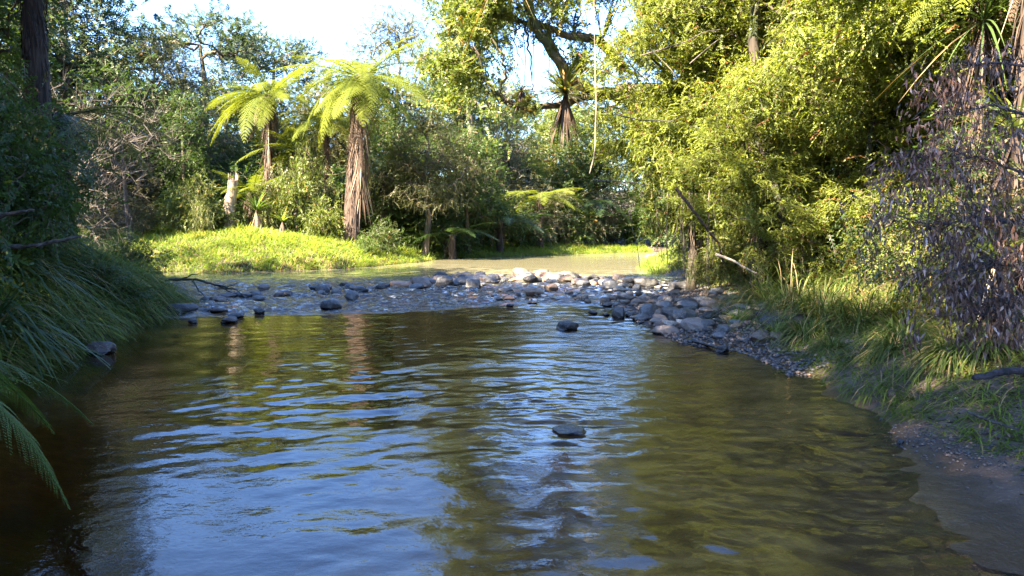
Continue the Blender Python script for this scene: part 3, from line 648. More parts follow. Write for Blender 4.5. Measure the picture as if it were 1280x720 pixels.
tree_fern(gp3(318,32), 1.5, (-.1,0), "low tree fern spreading fronds beside the pale stump", 14, n=13, Lf=1.9, dead=3, pitch=(10, 45), skirt=20)
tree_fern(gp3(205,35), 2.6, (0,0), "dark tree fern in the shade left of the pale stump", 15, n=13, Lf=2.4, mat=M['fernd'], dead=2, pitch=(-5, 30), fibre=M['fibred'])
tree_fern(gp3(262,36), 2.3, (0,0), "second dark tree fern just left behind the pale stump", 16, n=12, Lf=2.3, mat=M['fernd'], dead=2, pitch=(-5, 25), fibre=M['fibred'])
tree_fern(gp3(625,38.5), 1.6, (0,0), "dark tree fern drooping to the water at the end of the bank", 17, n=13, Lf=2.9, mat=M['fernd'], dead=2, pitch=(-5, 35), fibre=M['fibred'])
tree_fern(gp3(675,42), 2.9, (0,0), "tree fern with sunlit fronds over the far bend", 18, n=13, Lf=2.6, dead=2, pitch=(-5, 30))
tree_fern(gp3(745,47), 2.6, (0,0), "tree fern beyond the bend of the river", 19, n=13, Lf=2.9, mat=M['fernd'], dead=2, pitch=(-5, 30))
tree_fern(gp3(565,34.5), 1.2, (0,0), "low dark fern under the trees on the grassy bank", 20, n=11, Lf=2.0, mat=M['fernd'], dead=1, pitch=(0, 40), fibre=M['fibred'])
tree_fern(gp3(660,50), 4.6, (0,0), "distant tree fern catching light in the gap below the limb", 21, n=12, Lf=2.6, dead=1, pitch=(-5, 30))
# cabbage-like plants beside the stump
def rosette(name, loc, label, seed, n, L, Wd, mat, cat="plant", H=0, group=None, up=(.2, 1.2), bend=(.15, .6), parent=None, dead=0):
    rng = np.random.default_rng(seed); r = empty(name, loc); tag(r, label, cat, group)
    g = Geo(); a = rng.uniform(0, 6.28, n); e = rng.uniform(*up, n)
    D = np.stack([np.cos(a), np.sin(a), np.tan(np.clip(e, -1.4, 1.4))], 1)
    P = np.zeros((n, 3)); P[:, 2] = H; P += nrm(D) * .03
    blades(g, P, D, L * rng.uniform(.6, 1.1, n), Wd * rng.uniform(.8, 1.2, n), rng.uniform(*bend, n), np.clip(rng.uniform(0, 1.0, n), 0, 1), segs=5)
    g.build("leaves", M[mat], r)
    if H > 0:
        g = Geo(); tube(g, [(0, 0, -.2), (.03, 0, H * .5), (0, 0, H)], [.07, .05, .04], 8, rough=.1, rng=rng); g.build("stem", M['fibre'], r)
    if dead:
        g = Geo(); a = rng.uniform(0, 6.28, dead); D = np.stack([np.cos(a) * .4, np.sin(a) * .4, -np.ones(dead)], 1)
        blades(g, np.tile([0, 0, H], (dead, 1)) + nrm(D) * .05, D, L * rng.uniform(.5, 1.1, dead), Wd, rng.uniform(0, .2, dead), rng.uniform(0, 1, dead), segs=3)
        g.build("dead_leaves", M['deadfrond'], r)
    return r
rosette("cabbage_plant", gp3(322,30.8), "bright strap-leaved plant right of the pale stump", 31, 34, 1.2, .07, 'tuft', H=.8, up=(.3, 1.35), bend=(.05, .35), dead=20)
rosette("cabbage_plant", gp3(354,31), "pale strap-leaved plant under the vine-covered bush", 32, 30, .8, .05, 'grass', H=.5, up=(.2, 1.2), dead=30)
# pale broken stump
def stump():
    rng = np.random.default_rng(5); r = empty("broken_stump", gp3(290, 31)); tag(r, "pale bleached broken tree stump leaning on the grassy bank", "stump")
    g = Geo(); t = np.linspace(0, 1, 16)
    P = np.stack([-.12 * t + .22 * t ** 2 + .03 * np.sin(t * 9), .05 * t, -.2 + 2.15 * t], 1)
    tube(g, P, .26 - .07 * t + .04 * np.exp(-t * 8) + .02 * np.sin(t * 14), 18, rough=.05, rng=rng); g.build("trunk", M['pale'], r, True)
    g = Geo(); k = 14; a = rng.uniform(0, 6.28, k); o = np.stack([np.cos(a), np.sin(a), 0 * a], 1)
    leaves(g, P[-1] + o * .15 + [0, 0, -.12], o * .2 + [0, 0, 1], o, rng.uniform(.2, .5, k), .08, .5); g.build("splinter", M['pale'], r)
stump()
# bare grey shrubs on the left
for u, Y, s, lb in ((165,29,1.3,"bare grey twiggy shrub at the left, nearer one"),(135,33,1.5,"bare grey twiggy shrub behind the nearer bare shrub"),(80,24,1.5,"bare twiggy bush beneath the black fern crown"),(600,44,1.7,"pinkish bare bush behind the dark tree fern by the bend")):
    r = empty("bare_shrub", gpos(u, Y), n_.uniform(0, 6), s); tag(r, lb, "shrub", "bare twiggy shrubs"); put("branches", BARE, r)

# ------------------------------------------------------------------ left bank
LT = [("round",-13.2,16.5,12.5,'dark',"tall shade tree on the left bank above the black fern trunk",1.0),
      ("column",-12.4,12.6,12.0,'dark',"tree on the left bank just outside the flax",1.05),
      ("round",-9.5,7.6,14.5,'dark',"big dark tree on the left bank nearest the camera",1.1),
      ("round",-9.0,2.0,15.2,'dark',"very tall tree on the left bank beside the camera",1.15),
      
      ("round",-14.5,9.5,13.0,'dark',"second row tree on the left bank",1.1),
      ("round",-8.5,-4.0,16.5,'dark',"very tall tree on the left bank behind the camera",1.15),
             ("round",-9.2,-7.5,15.5,'dark',"unseen tree added furthest back behind the camera to keep sun off the near mud bank",1.15),  # added out of view, blocks a sun patch on the near mud
       ("round",-25,20.5,14,'dark',"unseen tall tree added across the side channel to shade the wood at the far left",1.1),  # sun blocker put in outside the frame to darken the left-back trees
       ("round",-28,26,14.5,'dark',"tallest unseen tree, added beyond the side channel to shade the wood at the far left",1.1),  # also an added blocker, unseen, shading the left-back trees
       ("column",-21,24.5,12.5,'blue',"unseen tree beyond the side channel, made taller to shade the wood at the far left",1.1)]  # outside the frame; height raised so its shadow reaches the left-back trees
for k, x, y, H, m, lb, sx in LT:
    s = H / 10; tree("broadleaf_tree", k, (x, y, TZ(x, y)), n_.uniform(0, 6.28), (s * sx, s * sx, s), M[m], lb, "tree", "trees along the left bank", M['barkd'])
# shiny dark shrubs at the left edge
for i, (u, Y, H, m, k, lb) in enumerate([(-5,11.5,2.6,'mid','shrub',"dark glossy shrub at the left edge above the flax"),(-70,10,3.0,'dark','shrub',"dark glossy shrub cut by the left edge of the picture"),(40,16.5,2.2,'mid','shrub',"leafy shrub with light patches beneath the black fern"),
        (100,19.5,1.5,'mid','shrub',"dark shrub right of the black fern trunk"),(125,21.5,1.3,'dark','shrub',"low dark shrub at the end of the left bank"),(10,19,3.0,'mid','shrub',"tall mid green shrub behind the black fern trunk"),(-40,13,3.2,'dark','shrub',"dark bush reaching up beside the black fern trunk"),
        (160,22,2.0,'mid','shrub',"small mid green shrub beyond the left grass bank"),(-190,7.5,2.6,'dark','shrub',"dark shrub leaning over the near left water")]):
    T("shrub", k, u, Y, H, m, lb, "shrubs of the left bank", base=2.1, cat="shrub", sx=.85)
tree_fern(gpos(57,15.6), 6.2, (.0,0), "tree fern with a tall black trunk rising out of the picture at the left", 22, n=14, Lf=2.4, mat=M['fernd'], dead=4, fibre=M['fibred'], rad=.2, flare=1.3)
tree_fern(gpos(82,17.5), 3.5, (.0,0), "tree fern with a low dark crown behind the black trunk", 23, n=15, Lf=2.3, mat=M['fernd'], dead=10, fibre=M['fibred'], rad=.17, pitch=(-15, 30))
# long hanging grass on the left bank (uncountable)
def land_scatter(rng, n, box, f):
    x = rng.uniform(box[0], box[1], n * 6); y = rng.uniform(box[2], box[3], n * 6)
    s, _ = river(x, y); k = f(x, y, s); x, y, s = x[k][:n], y[k][:n], s[k][:n]
    return x, y, terrain(x, y), s
def grad_out(x, y):
    e = .15; gx = (river(x + e, y)[0] - river(x - e, y)[0]); gy = (river(x, y + e)[0] - river(x, y - e)[0])
    v = np.stack([-gx, -gy], 1); return nrm(v)
def grass_patch(name, seed, n, box, f, L, Wd, mat, label, lean=.5, bend=(.4, 1.2), up=(.4, 1.2), tidy=.7, segs=4, clump=.0, lift=0):
    rng = np.random.default_rng(seed)
    x, y, z, s = land_scatter(rng, n, box, f); k = len(x)
    if clump:
        cs = np.round(np.stack([x, y], 1) / clump) ; h = np.sin(cs @ np.array([12.9898, 78.233])) * 43758.5453; h -= np.floor(h)
        h2 = np.sin(cs @ np.array([39.34, 11.13])) * 2471.3; h2 -= np.floor(h2)
    else: h = rng.random(k); h2 = rng.random(k)
    o = grad_out(x, y); a = rng.uniform(0, 6.28, k) ; rr = np.stack([np.cos(a), np.sin(a)], 1) * tidy
    a2 = h * 6.28; rr += np.stack([np.cos(a2), np.sin(a2)], 1) * .5
    D = np.zeros((k, 3)); D[:, :2] = o * lean + rr; D[:, 2] = rng.uniform(*up, k)
    tint = np.clip(.15 + .5 * h2 + rng.normal(0, .15, k), 0, .93); tint[rng.random(k) < .1] = 1.0
    g = Geo(); Lv = rng.uniform(*L, k) * (.6 + .6 * h)
    blades(g, np.stack([x, y, z - .01 + lift], 1), D, Lv, Wd * rng.uniform(.7, 1.3, k), rng.uniform(*bend, k), tint, segs=segs)
    o = g.build(name, M[mat]); tag(o, label, "grass", kind="stuff"); return o
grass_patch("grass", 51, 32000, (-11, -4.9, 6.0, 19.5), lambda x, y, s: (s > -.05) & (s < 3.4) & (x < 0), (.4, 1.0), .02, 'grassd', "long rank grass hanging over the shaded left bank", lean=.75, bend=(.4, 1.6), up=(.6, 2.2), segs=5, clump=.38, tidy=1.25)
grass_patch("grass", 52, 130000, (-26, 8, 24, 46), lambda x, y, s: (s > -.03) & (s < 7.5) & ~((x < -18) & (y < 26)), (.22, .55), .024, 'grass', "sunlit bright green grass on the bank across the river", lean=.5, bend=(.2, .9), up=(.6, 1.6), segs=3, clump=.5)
# flax-like long leaves hanging at the left edge
for i, (u, v, Y, n, L, lb) in enumerate([(5,215,10,90,1.5,"upper flax clump with long glossy leaves at the left edge"),(-20,250,8.5,80,1.8,"flax clump cut by the left edge"),(45,270,11.5,80,1.1,"flax clump leaning over the left grass bank"),(75,290,13,50,.9,"smaller flax clump at the top of the left grass bank")]):
    p = W(u, v, Y); zb = TZ(p[0], p[1])
    rosette("flax", (p[0], p[1], zb), lb, 60 + i, n, L, .035, 'flax', H=0.02, up=(.5, 1.35), bend=(.5, 1.3), group="flax clumps of the left bank")
# dark ferny shrubs at the foot of the near left bank
for i, (x, y, H, lb) in enumerate([(-6.1,6.3,1.6,"low dark shrub at the near left waterline"),(-6.4,8.0,1.1,"dark shrub below the flax"),(-5.7,4.6,1.8,"dark shrub behind the drooping fern fronds")]):
    s = H / 2.1; tree("shrub", 'fineshrub', (x, y, TZ(x, y)), i * 1.3, (s * 1.2, s * 1.2, s), M['fernd'], lb, "shrub", "dark shrubs at the left waterline", M['barkd'])
for i, (u, v, H, lb) in enumerate([(150,385,.75,"leafy weed in the middle of the overhanging left grass bank"),(185,350,.6,"leafy weed near the far end of the left grass bank"),(105,360,.7,"leafy weed above the dark boulder"),(130,300,.8,"leafy weed on top of the left grass bank")]):
    p = GT(u, v); q = H / 2.1; tree("weed", 'shrub', tuple(p - [0, 0, .1]), i * 1.9, (q * 1.3, q * 1.3, q), M['mid'], lb, "plant", "leafy weeds on the left grass bank")
# drooping fern in the near left corner
NF = [frond_mesh(s, np_=40, npl=16, L=1.5, wid=.36, curve=c, mat=M['fern'], droopp=.5, width_pl=.017) for s, c in ((6, .9), (7, 1.2))]
r = empty("drooping_fern", (-3.45, 3.75, 1.0)); tag(r, "fern with drooping fronds in the near left corner above the water", "fern")
gg = Geo(); tube(gg, [(-1.6, .6, -.9), (-.9, .4, -.45), (-.3, .1, -.1), (0, 0, 0)], [.1, .09, .08, .05], 10, rough=.1, rng=n_); gg.build("stem", M['fibred'], r)
for az, pt, s, k in ((-20,12,.75,0),(15,0,.85,1),(-55,5,.8,1),(-35,-25,.8,0),(5,-35,.85,1),(-80,-10,.8,0),(45,5,.9,0),(-10,-50,.95,1),(70,10,.9,1),(120,20,.9,0),(-5,-20,.8,1),(-30,-60,.95,0),(25,-55,.9,1),(-50,-45,.85,1),(-65,-65,.9,0),(50,-30,.9,1)):
    put("frond", NF[k], r, (0, 0, 0), (0, R(-pt), R(az)), s, M['fernm'])

# ------------------------------------------------------------------ sticks and logs
def stick(name, pts, r0, r1, label, mat, branches=(), seed=1, cat="branch", group=None):
    rng = np.random.default_rng(seed); pts = np.array(pts, float); base = pts[0].copy(); r = empty(name, base); tag(r, label, cat, group)
    def sm(P):
        t = np.linspace(0, 1, len(P)); q = np.linspace(0, 1, len(P) * 4); return np.stack([np.interp(q, t, P[:, k]) for k in range(3)], 1) + rng.normal(0, r0 * .18, (len(q), 3))
    g = Geo(); P = sm(pts - base); tube(g, P, np.linspace(r0, r1, len(P)), 8, rough=.1, rng=rng); g.build("stem", mat, r, True)
    for b in branches:
        g = Geo(); P = sm(np.array(b, float) - base); tube(g, P, np.linspace(r1 * 1.3, r1 * .4, len(P)), 6, rough=.1, rng=rng); g.build("twig", mat, r, True)
stick("dead_branch", [W(205,350,15.6),W(245,349,15.4),W(268,356,15.2),W(282,360,15.1)], .03, .014, "dead forked branch reaching over the riffle from the left bank", M['barkd'],
      [[W(268,356,15.2),W(285,358,15),W(298,353,15)],[W(282,360,15.1),W(295,362,15),W(304,369,15)],[W(240,349,15.4),W(248,362,15.2),W(258,373,15.1)],[W(228,349,15.5),W(238,344,15.4),W(250,342,15.4)],[W(276,358,15.1),W(286,365,15),(W(296,367,15))]])
stick("dead_branch", [W(-40,312,8.3),W(0,311,8),W(50,306,7.8),W(100,295,7.6)], .04, .012, "long grey stick poking out over the left grass bank", M['twig'], [[W(50,306,7.8),W(70,300,7.7),W(84,302,7.7)]])
stick("dead_branch", [W(-30,277,8.2),W(0,270,8),W(20,266,7.9),W(42,262,7.8)], .035, .012, "shorter grey stick above the long one at the left edge", M['twig'])
stick("dead_branch", [W(60,432,9.8),W(85,424,9.9),W(104,433,9.9)], .02, .008, "thin stick beside the dark boulder at the left waterline", M['bark'])

# ------------------------------------------------------------------ right bank: feathery overhanging trees
def feather(key, seed, TP, TR, blobs, n, K=22, tl=.24, m=16, L=.045, Wd=.02):
    make_kind(key, seed, TP, TR, blobs, n, rtip=.006, shell=.55, K=K, tl=tl, m=m, L=L, Wd=Wd, ang=48, droop=.25, spread=.95, spreadpos=.13, fold=.12, lift=.2)
feather('fa', 101, [(0,0,-.4),(-.5,-.1,2),(-.9,0,4.2),(-1.6,-.2,6.3)], [.16,.13,.1,.05],
        [(-1.6,-.3,6.2,1.5,1.4,1.0),(-2.6,-.2,4.6,1.3,1.2,.9),(-.8,-.6,4.4,1.4,1.3,.9),(-2.2,-.5,3.0,1.1,1.1,.8),(.2,-.3,5.9,1.4,1.3,1.),(-3.3,-.2,3.2,.8,.9,.6),(-.6,-.8,2.7,1.2,1.1,.8),(-1.2,0,7.6,1.2,1.2,.9)], 620)
feather('fb', 102, [(0,0,-.4),(-.2,.1,2.5),(.2,0,5),(0,-.2,7.4)], [.16,.13,.1,.05],
        [(0,-.2,7.3,1.5,1.4,1.0),(-1.3,-.4,5.7,1.3,1.2,.9),(1.2,-.2,5.9,1.3,1.3,.9),(-.4,-.8,4.2,1.4,1.2,.8),(-1.4,-.2,3.1,1.2,1.1,.8),(1.1,-.5,3.3,1.2,1.1,.9),(.2,-.6,2.1,1.1,1,.7)], 620)
FT = [("fa",5.6,17.5,8.0,'feather',.0,1.0,"feathery yellow-green tree leaning furthest out over the river"),
      ("fb",6.3,14.2,8.6,'feather',.6,1.0,"feathery yellow-green tree above the hanging roots"),
      ("fb",4.7,19.5,8.8,'feather',2.0,.9,"feathery tree behind the one leaning over the river"),
      ("fb",4.9,15.4,8.2,'feather',2.6,.95,"feathery tree directly over the hanging roots"),
      ("fb",4.0,17.2,7.6,'feather',4.1,.85,"slim feathery tree at the back of the spit beside the lit stones"),
      ("fa",5.3,14.0,3.9,'feather',5.9,1.25,"short feathery tree with low branches right behind the cobbles"),
      ("fb",6.0,12.9,3.6,'feather',2.2,1.2,"short feathery tree left of the tall sedge clump"),
      ("fb",4.9,16.9,4.2,'feather',3.3,1.1,"short feathery tree hanging over the lit stones"),
      ("fa",8.2,12.4,8.6,'feather',.3,1.05,"feathery yellow-green tree right of the hanging roots"),
      ("fb",6.9,10.3,5.2,'feather',1.4,1.0,"lower feathery tree above the sedge clumps"),
      ("fb",8.0,15.5,11.5,'featherd',3.0,1.1,"tall feathery tree standing behind the overhanging ones"),
      ("fa",10.2,14.5,11.5,'featherd',5.8,1.1,"tall mid green feathery tree at the top right"),
      ("fb",10.4,11.2,9.5,'featherd',4.4,1.0,"feathery tree behind the withered branch"),
      ("fb",7.2,20.5,11.0,'featherd',1.0,1.1,"tall feathery tree back along the right bank"),
      ("fa",9.0,25.5,9.0,'featherd',.8,1.1,"far feathery tree along the right bank past the bar"),
      ("fa",6.0,15.0,4.6,'featherd',.15,.8,"small feathery tree hanging over the cobble spit")]
for k, x, y, H, m, rz, sx, lb in FT:
    s = H / 8; tree("feathery_tree", k, (x, y, TZ(x, y)), rz, (s * sx, s * sx, s), M[m], lb, "tree", "feathery trees of the right bank", M["barkd"])
# broad-leaved tree at the top right
tree("broadleaf_tree", 'round', (7.6, 12.8, TZ(7.6, 12.8)), 2, (.75, .75, .95), M['light'], "leafy bright green tree mixed in at the top right", "tree", "trees of the right bank")
for i, (x, y, H, m, lb) in enumerate([(13.5,13,12,'dark',"dark tree behind the reddish trunks at the top right"),(12.5,18,13,'dark',"dark tree behind the feathery trees"),(11,9,10,'dark',"dark tree at the right edge"),(11,24,13,'mid',"tall tree along the right bank past the bar"),(15,30,14,'mid',"tree on the right bank behind the far bend"),(9.5,5.5,9,'dark',"dark tree beside the camera on the right bank"),
        (14.5,22,14,'dark',"dark tree high behind the right bank"),(9,32.5,10,'mid',"tree where the river turns behind the right bank")]):
    s = H / 10; tree("broadleaf_tree", ('round', 'column')[i % 2], (x, y, TZ(x, y)), i * 2.2, (s * 1.1, s * 1.1, s), M[m], lb, "tree", "trees behind the right bank", M['barkd'])
RS = [(5.6,9.2,2.3,'mid','fineshrub',"mid green shrub before the reddish trunks at the right"),(5.5,8.0,1.7,'olive','shrub',"olive shrub under the highest withered branch"),(5.3,13.9,1.7,'feather','fineshrub',"low yellow-green shrub drooping behind the cobbles"),(6.3,12.4,1.8,'feather','fineshrub',"yellow-green shrub left of the sedges"),(4.4,16.2,1.3,'light','fineshrub',"wispy sunlit shrub at the back left of the spit"),(5.0,16.4,1.6,'light','shrub',"sunlit shrub at the back of the cobble spit"),(5.8,14.9,1.7,'light','shrub',"sunlit shrub beside the hanging roots"),(7.0,12.6,2.4,'feather','fineshrub',"yellow-green shrub behind the sedges"),(8.2,10.4,2.8,'mid','fineshrub',"mid green shrub behind the withered leaves"),
      (6.4,18.5,2.4,'light','shrub',"sunlit shrub on the right bank past the spit"),(5.6,22.5,2.2,'light','fineshrub',"yellow shrub on the right bank above the lit stones"),(6.4,26,3,'mid','shrub',"mid green shrub on the right bank near the bend"),(7.4,8.4,2.6,'dark','shrub',"dark shrub behind the withered branch"),
      (8.4,6.8,3.0,'dark','shrub',"dark shrub at the right edge"),(5.6,6.6,.9,'mid','shrub',"low weedy shrub among the near bank grass"),(6.4,7.2,1.6,'dark','shrub',"dark weedy shrub under the withered branch"),(7.5,14.4,3.2,'dark','shrub',"dark shrub behind the hanging roots"),(9.6,12.2,3.6,'dark','shrub',"dark tall shrub at the back of the right bank"),(6.6,16.6,3.4,'dark','fineshrub',"shaded shrub behind the sunlit ones at the spit"),(7.3,22.5,4,'mid','shrub',"tall shrub on the right bank beyond the spit"),(5.3,8.6,.8,'mid','fineshrub',"low wispy shrub on the near right bank")]
for i, (x, y, H, m, k, lb) in enumerate(RS):
    s = H / 2.1; tree("shrub", k, (x, y, TZ(x, y)), i * 1.7, (s * 1.05, s * 1.05, s), M[m], lb, "shrub", "shrubs of the right bank")
# tree ferns and reddish trunks on the right
tree_fern((5.2, 15.6, TZ(5.2, 15.6)), 3.2, (-.2, 0), "brown shaggy tree fern among the hanging roots", 71, n=9, Lf=1.2, dead=9, skirt=160, rad=.14, pitch=(-10, 40))
tree_fern((4.9, 18.6, TZ(4.9, 18.6)), 3.4, (-.3, 0), "shaggy tree fern left behind the hanging roots", 72, n=9, Lf=1.2, dead=9, skirt=140, rad=.14, pitch=(-10, 40))
tree_fern((7.9, 13.6, TZ(7.9, 13.6)), 3.4, (-.2, -.1), "tree fern with reddish dead fronds inside the feathery foliage", 73, n=9, Lf=1.1, dead=10, skirt=160, rad=.15, pitch=(-10, 40))
for i, (u, Y, H, lb) in enumerate([(1205,10.4,4.2,"reddish tree fern trunk at the top right, left one"),(1232,11.2,4.6,"reddish tree fern trunk at the top right, middle one"),(1266,9.2,4.4,"orange lit tree fern trunk at the top right corner")]):
    tree_fern(gpos(u, Y), H, (.1, 0), lb, 74 + i, n=9, Lf=1.5, dead=2, skirt=14, rad=.10, pitch=(-5, 40), flare=1.2)
rosette("spiky_plant", gpos(1262, 8.2), "plant with narrow fanned leaves beside the orange trunk", 91, 46, 1.1, .03, 'strap', H=1.9, up=(-.2, 1.1), bend=(.2, .7), dead=20)
rosette("spiky_plant", gpos(1246, 6.6), "plant with broad yellow-green strap leaves behind the withered branch", 92, 40, .9, .045, 'strap', H=.8, up=(0, 1.1), bend=(.2, .8), dead=14)
rosette("spiky_plant", gpos(1215, 10), "dark spiky plant above the feathery foliage at the top right", 93, 70, 1.3, .03, 'flax', H=3.6, up=(-.4, 1.1), bend=(.2, .8), dead=24)

# hanging roots and vines
def strands(name, label, seed, top, n, drop, mat, spread=.35, cat="vine", r=.012, wob=.04, part="root"):
    rng = np.random.default_rng(seed); o = empty(name, (top[0], top[1], top[2] - drop)); tag(o, label, cat)
    for i in range(n):
        g = Geo(); t = np.linspace(0, 1, 12); L = drop * rng.uniform(.6, 1)
        x0 = rng.normal(0, spread, 2); w_ = rng.normal(0, wob, (12, 2)).cumsum(0) * .4
        P = np.stack([x0[0] * (1 - .3 * t) + w_[:, 0], x0[1] + w_[:, 1], drop - L * t], 1)
        tube(g, P, r * rng.uniform(.5, 1.4) * (1 - .5 * t), 5); g.build(part, mat, o, True)
strands("hanging_roots", "bunch of brown roots hanging from the feathery tree to the cobbles", 81, W(868,240,14.6), 16, 1.75, M['bark'], spread=.28)
strands("hanging_roots", "thinner roots hanging left of the main bunch", 82, W(835,262,15.2), 6, 1.3, M['twig'], spread=.3, r=.009)
stick("fallen_pole", [W(845,235,13.6),W(872,270,13.8),W(897,303,14.1),W(905,330,14.3)], .03, .018, "reddish slanting pole leaning among the hanging roots", M['fibre'])
stick("fallen_pole", [W(895,318,14),W(915,325,13.8),W(945,342,13.4)], .03, .015, "pale fallen branch at the back of the cobble spit", M['pale'])
# bare branches within the feathery foliage
for i, (pts, lb) in enumerate([([W(800,70,13.3),W(858,52,13.2),W(880,40,13.2),W(900,37,13.3)],"pale bare branch near the top, running level"),([W(862,80,13),W(880,64,13),W(902,46,13)],"pale bare branch crossing under the level one"),
        ([W(812,60,12.6),W(838,86,12.5),W(850,103,12.4)],"dark slanting branch in the feathery foliage"),
        ([W(770,143,13),W(800,150,12.9),W(838,152,12.9),(W(853,145,12.9))],"grey forked branch above the dead fern fronds"),([W(742,225,13.4),W(790,228,13.4),W(812,232,13.3)],"thin level twig low over the river")]):
    stick("bare_branch", pts, .012, .006, lb, M['twig'] if 'dark' not in lb else M['bark'], seed=i, group="bare branches in the right foliage")
# the mossy limb with its epiphyte over the river
r = empty("mossy_tree", (7.2, 19.2, TZ(7.2, 19.2))); tag(r, "big old tree with mossy brown limbs reaching out over the river", "tree")
rl = np.array(r.location)
def rel(*pts): return np.array(pts) - rl
lg = Geo(); rg = np.random.default_rng(8)
def limb(P, a, b, g=lg):
    t = np.linspace(0, 1, len(P)); q = np.linspace(0, 1, 18); Q = np.stack([np.interp(q, t, P[:, k]) for k in range(3)], 1) + rg.normal(0, .02, (18, 3)); tube(g, Q, np.linspace(a, b, 18), 9, rough=.08, rng=rg)
limb(np.vstack([[0, 0, -.3], [.1, 0, 2], [-.3, 0, 4], rel(W(770,118,19.3))]), .34, .24); lg.build("trunk", M['bark'], r, True)
L_ = [(rel(W(770,118,19.3),W(745,118,19),W(712,100,18.8),W(695,70,18.6),W(672,40,18.4),W(655,-10,18.2),W(650,-80,18)),.17,.06),
      (rel(W(780,90,19.6),W(752,52,19.2),W(715,46,19),W(680,33,18.8),W(655,28,18.6),W(620,18,18.4)),.13,.03),
      (rel(W(712,100,18.8),W(700,75,18.6),W(688,45,18.5),(W(660,30,18.5))),.05,.03),
      (rel(W(740,120,19),W(690,132,18.8),W(650,135,18.6),W(622,118,18.4),W(605,98,18.2),W(600,70,18.1)),.09,.03),
      (rel(W(622,118,18.4),W(632,95,18.3),W(628,70,18.2),W(615,48,18.2)),.045,.02),
      (rel(W(640,132,18.5),W(618,122,18.6),W(600,112,18.7)),.03,.012),
      (rel(W(655,28,18.6),W(660,60,18.6),W(664,85,18.6),W(666,112,18.6)),.03,.012),
      (rel(W(650,32,18.6),W(640,50,18.5),W(655,80,18.5)),.02,.01),
      (rel(W(700,60,18.6),W(710,75,18.6),W(716,85,18.6)),.02,.01)]
for P, a, b in L_:
    g = Geo(); limb(P, a, b, g); g.build("limb", M['bark'], r, True)
moss = Geo()
for P, a, b in L_[:4]:
    t = np.linspace(0, 1, len(P)); q = rg.random(260); C = np.stack([np.interp(q, t, P[:, k]) for k in range(3)], 1) + rg.normal(0, .07, (260, 3))
    leaves(moss, C, rg.normal(0, .5, (260, 3)) + [0, 0, -.7], rg.standard_normal((260, 3)), rg.uniform(.05, .22, 260), .03, rg.uniform(.1, .9, 260))
moss.build("moss", M['strap'], r)
cl = []
for (u, v, Y, a, b, n) in [(612,20,18.3,.7,.8,34),(582,60,18.6,.5,1.,24),(640,-30,18.2,1.4,.9,46),(610,-50,18.2,.9,.9,40),(575,20,18.9,.4,.6,14),(700,15,18.6,1.1,.6,26),(740,-20,18.8,1.3,.8,36),(560,105,18.6,.5,.5,12),(660,130,18.7,.25,.15,6),(590,95,18.5,.6,.5,14),(725,75,19.3,.3,.4,8),(680,-90,18.2,1.4,.8,40),(625,-110,18.2,1.,.8,34)]:
    c = W(u, v, Y) - rl; cl.append(c + np.random.default_rng(u).normal(0, .5, (n, 3)) * [a, a, b])
cl = np.concatenate(cl); g = Geo(); g2 = Geo(); sprays(g, rg, cl, nrm(rg.standard_normal(cl.shape)), K=12, tl=.32, m=12, L=.085, Wd=.042, droop=.3, spreadpos=.16, tw=g2)
for c in cl[::3]:
    j = min(range(len(L_)), key=lambda q: np.min(np.linalg.norm(L_[q][0] - c, axis=1))); P = L_[j][0]; p = P[np.argmin(np.linalg.norm(P - c, axis=1))]
    mid = (p + c) / 2 + rg.normal(0, .12, 3); tube(g2, np.array([p, mid, c]), [.018, .012, .006], 4)
g.build("crown", M['light'], r); g2.build("twigs", M['bark'], r)
# epiphyte on the limb
e = rosette("perching_lily", W(706,122,18.2), "spiky perching lily clump sitting on the mossy limb over the river", 33, 150, 1.15, .06, 'strap', H=.1, up=(-.2, 1.3), bend=(.1, .5), dead=60)
rosette("perching_lily", W(652,118,18.6), "small dry perching plant on the lower mossy limb", 34, 40, .45, .025, 'deadfrond', H=.05, up=(-.5, 1.3), bend=(.3, .9), dead=30)
stick("hanging_vine", [W(741,-120,15),W(743,40,15),W(745,120,15),W(744,180,15),W(742,198,15),W(737,217,15)], .008, .013, "pale vine hanging straight down in front of the right foliage", M['pale'], cat="vine")
for i, (u, v0, v1, Y) in enumerate([(664,-20,112,18.6),(690,-10,70,18.6),(654,40,110,18.6),(684,60,95,18.6)]):
    stick("hanging_vine", [W(u,v0,Y),W(u+3,(v0+v1)/2,Y),W(u+1,v1,Y)], .012, .008, f"thin dark vine hanging from the mossy limb, {('longest','right','left','shortest')[i]} one", M['barkd'], seed=i, cat="vine", group="vines on the mossy limb")
# long hanging leaves at the top of the picture
rosette("perching_lily", W(628,-22,16.5), "perching plant with long leaves hanging in from the top of the picture", 35, 40, 1.5, .05, 'strap', H=.05, up=(-.3, .9), bend=(.5, 1.3))

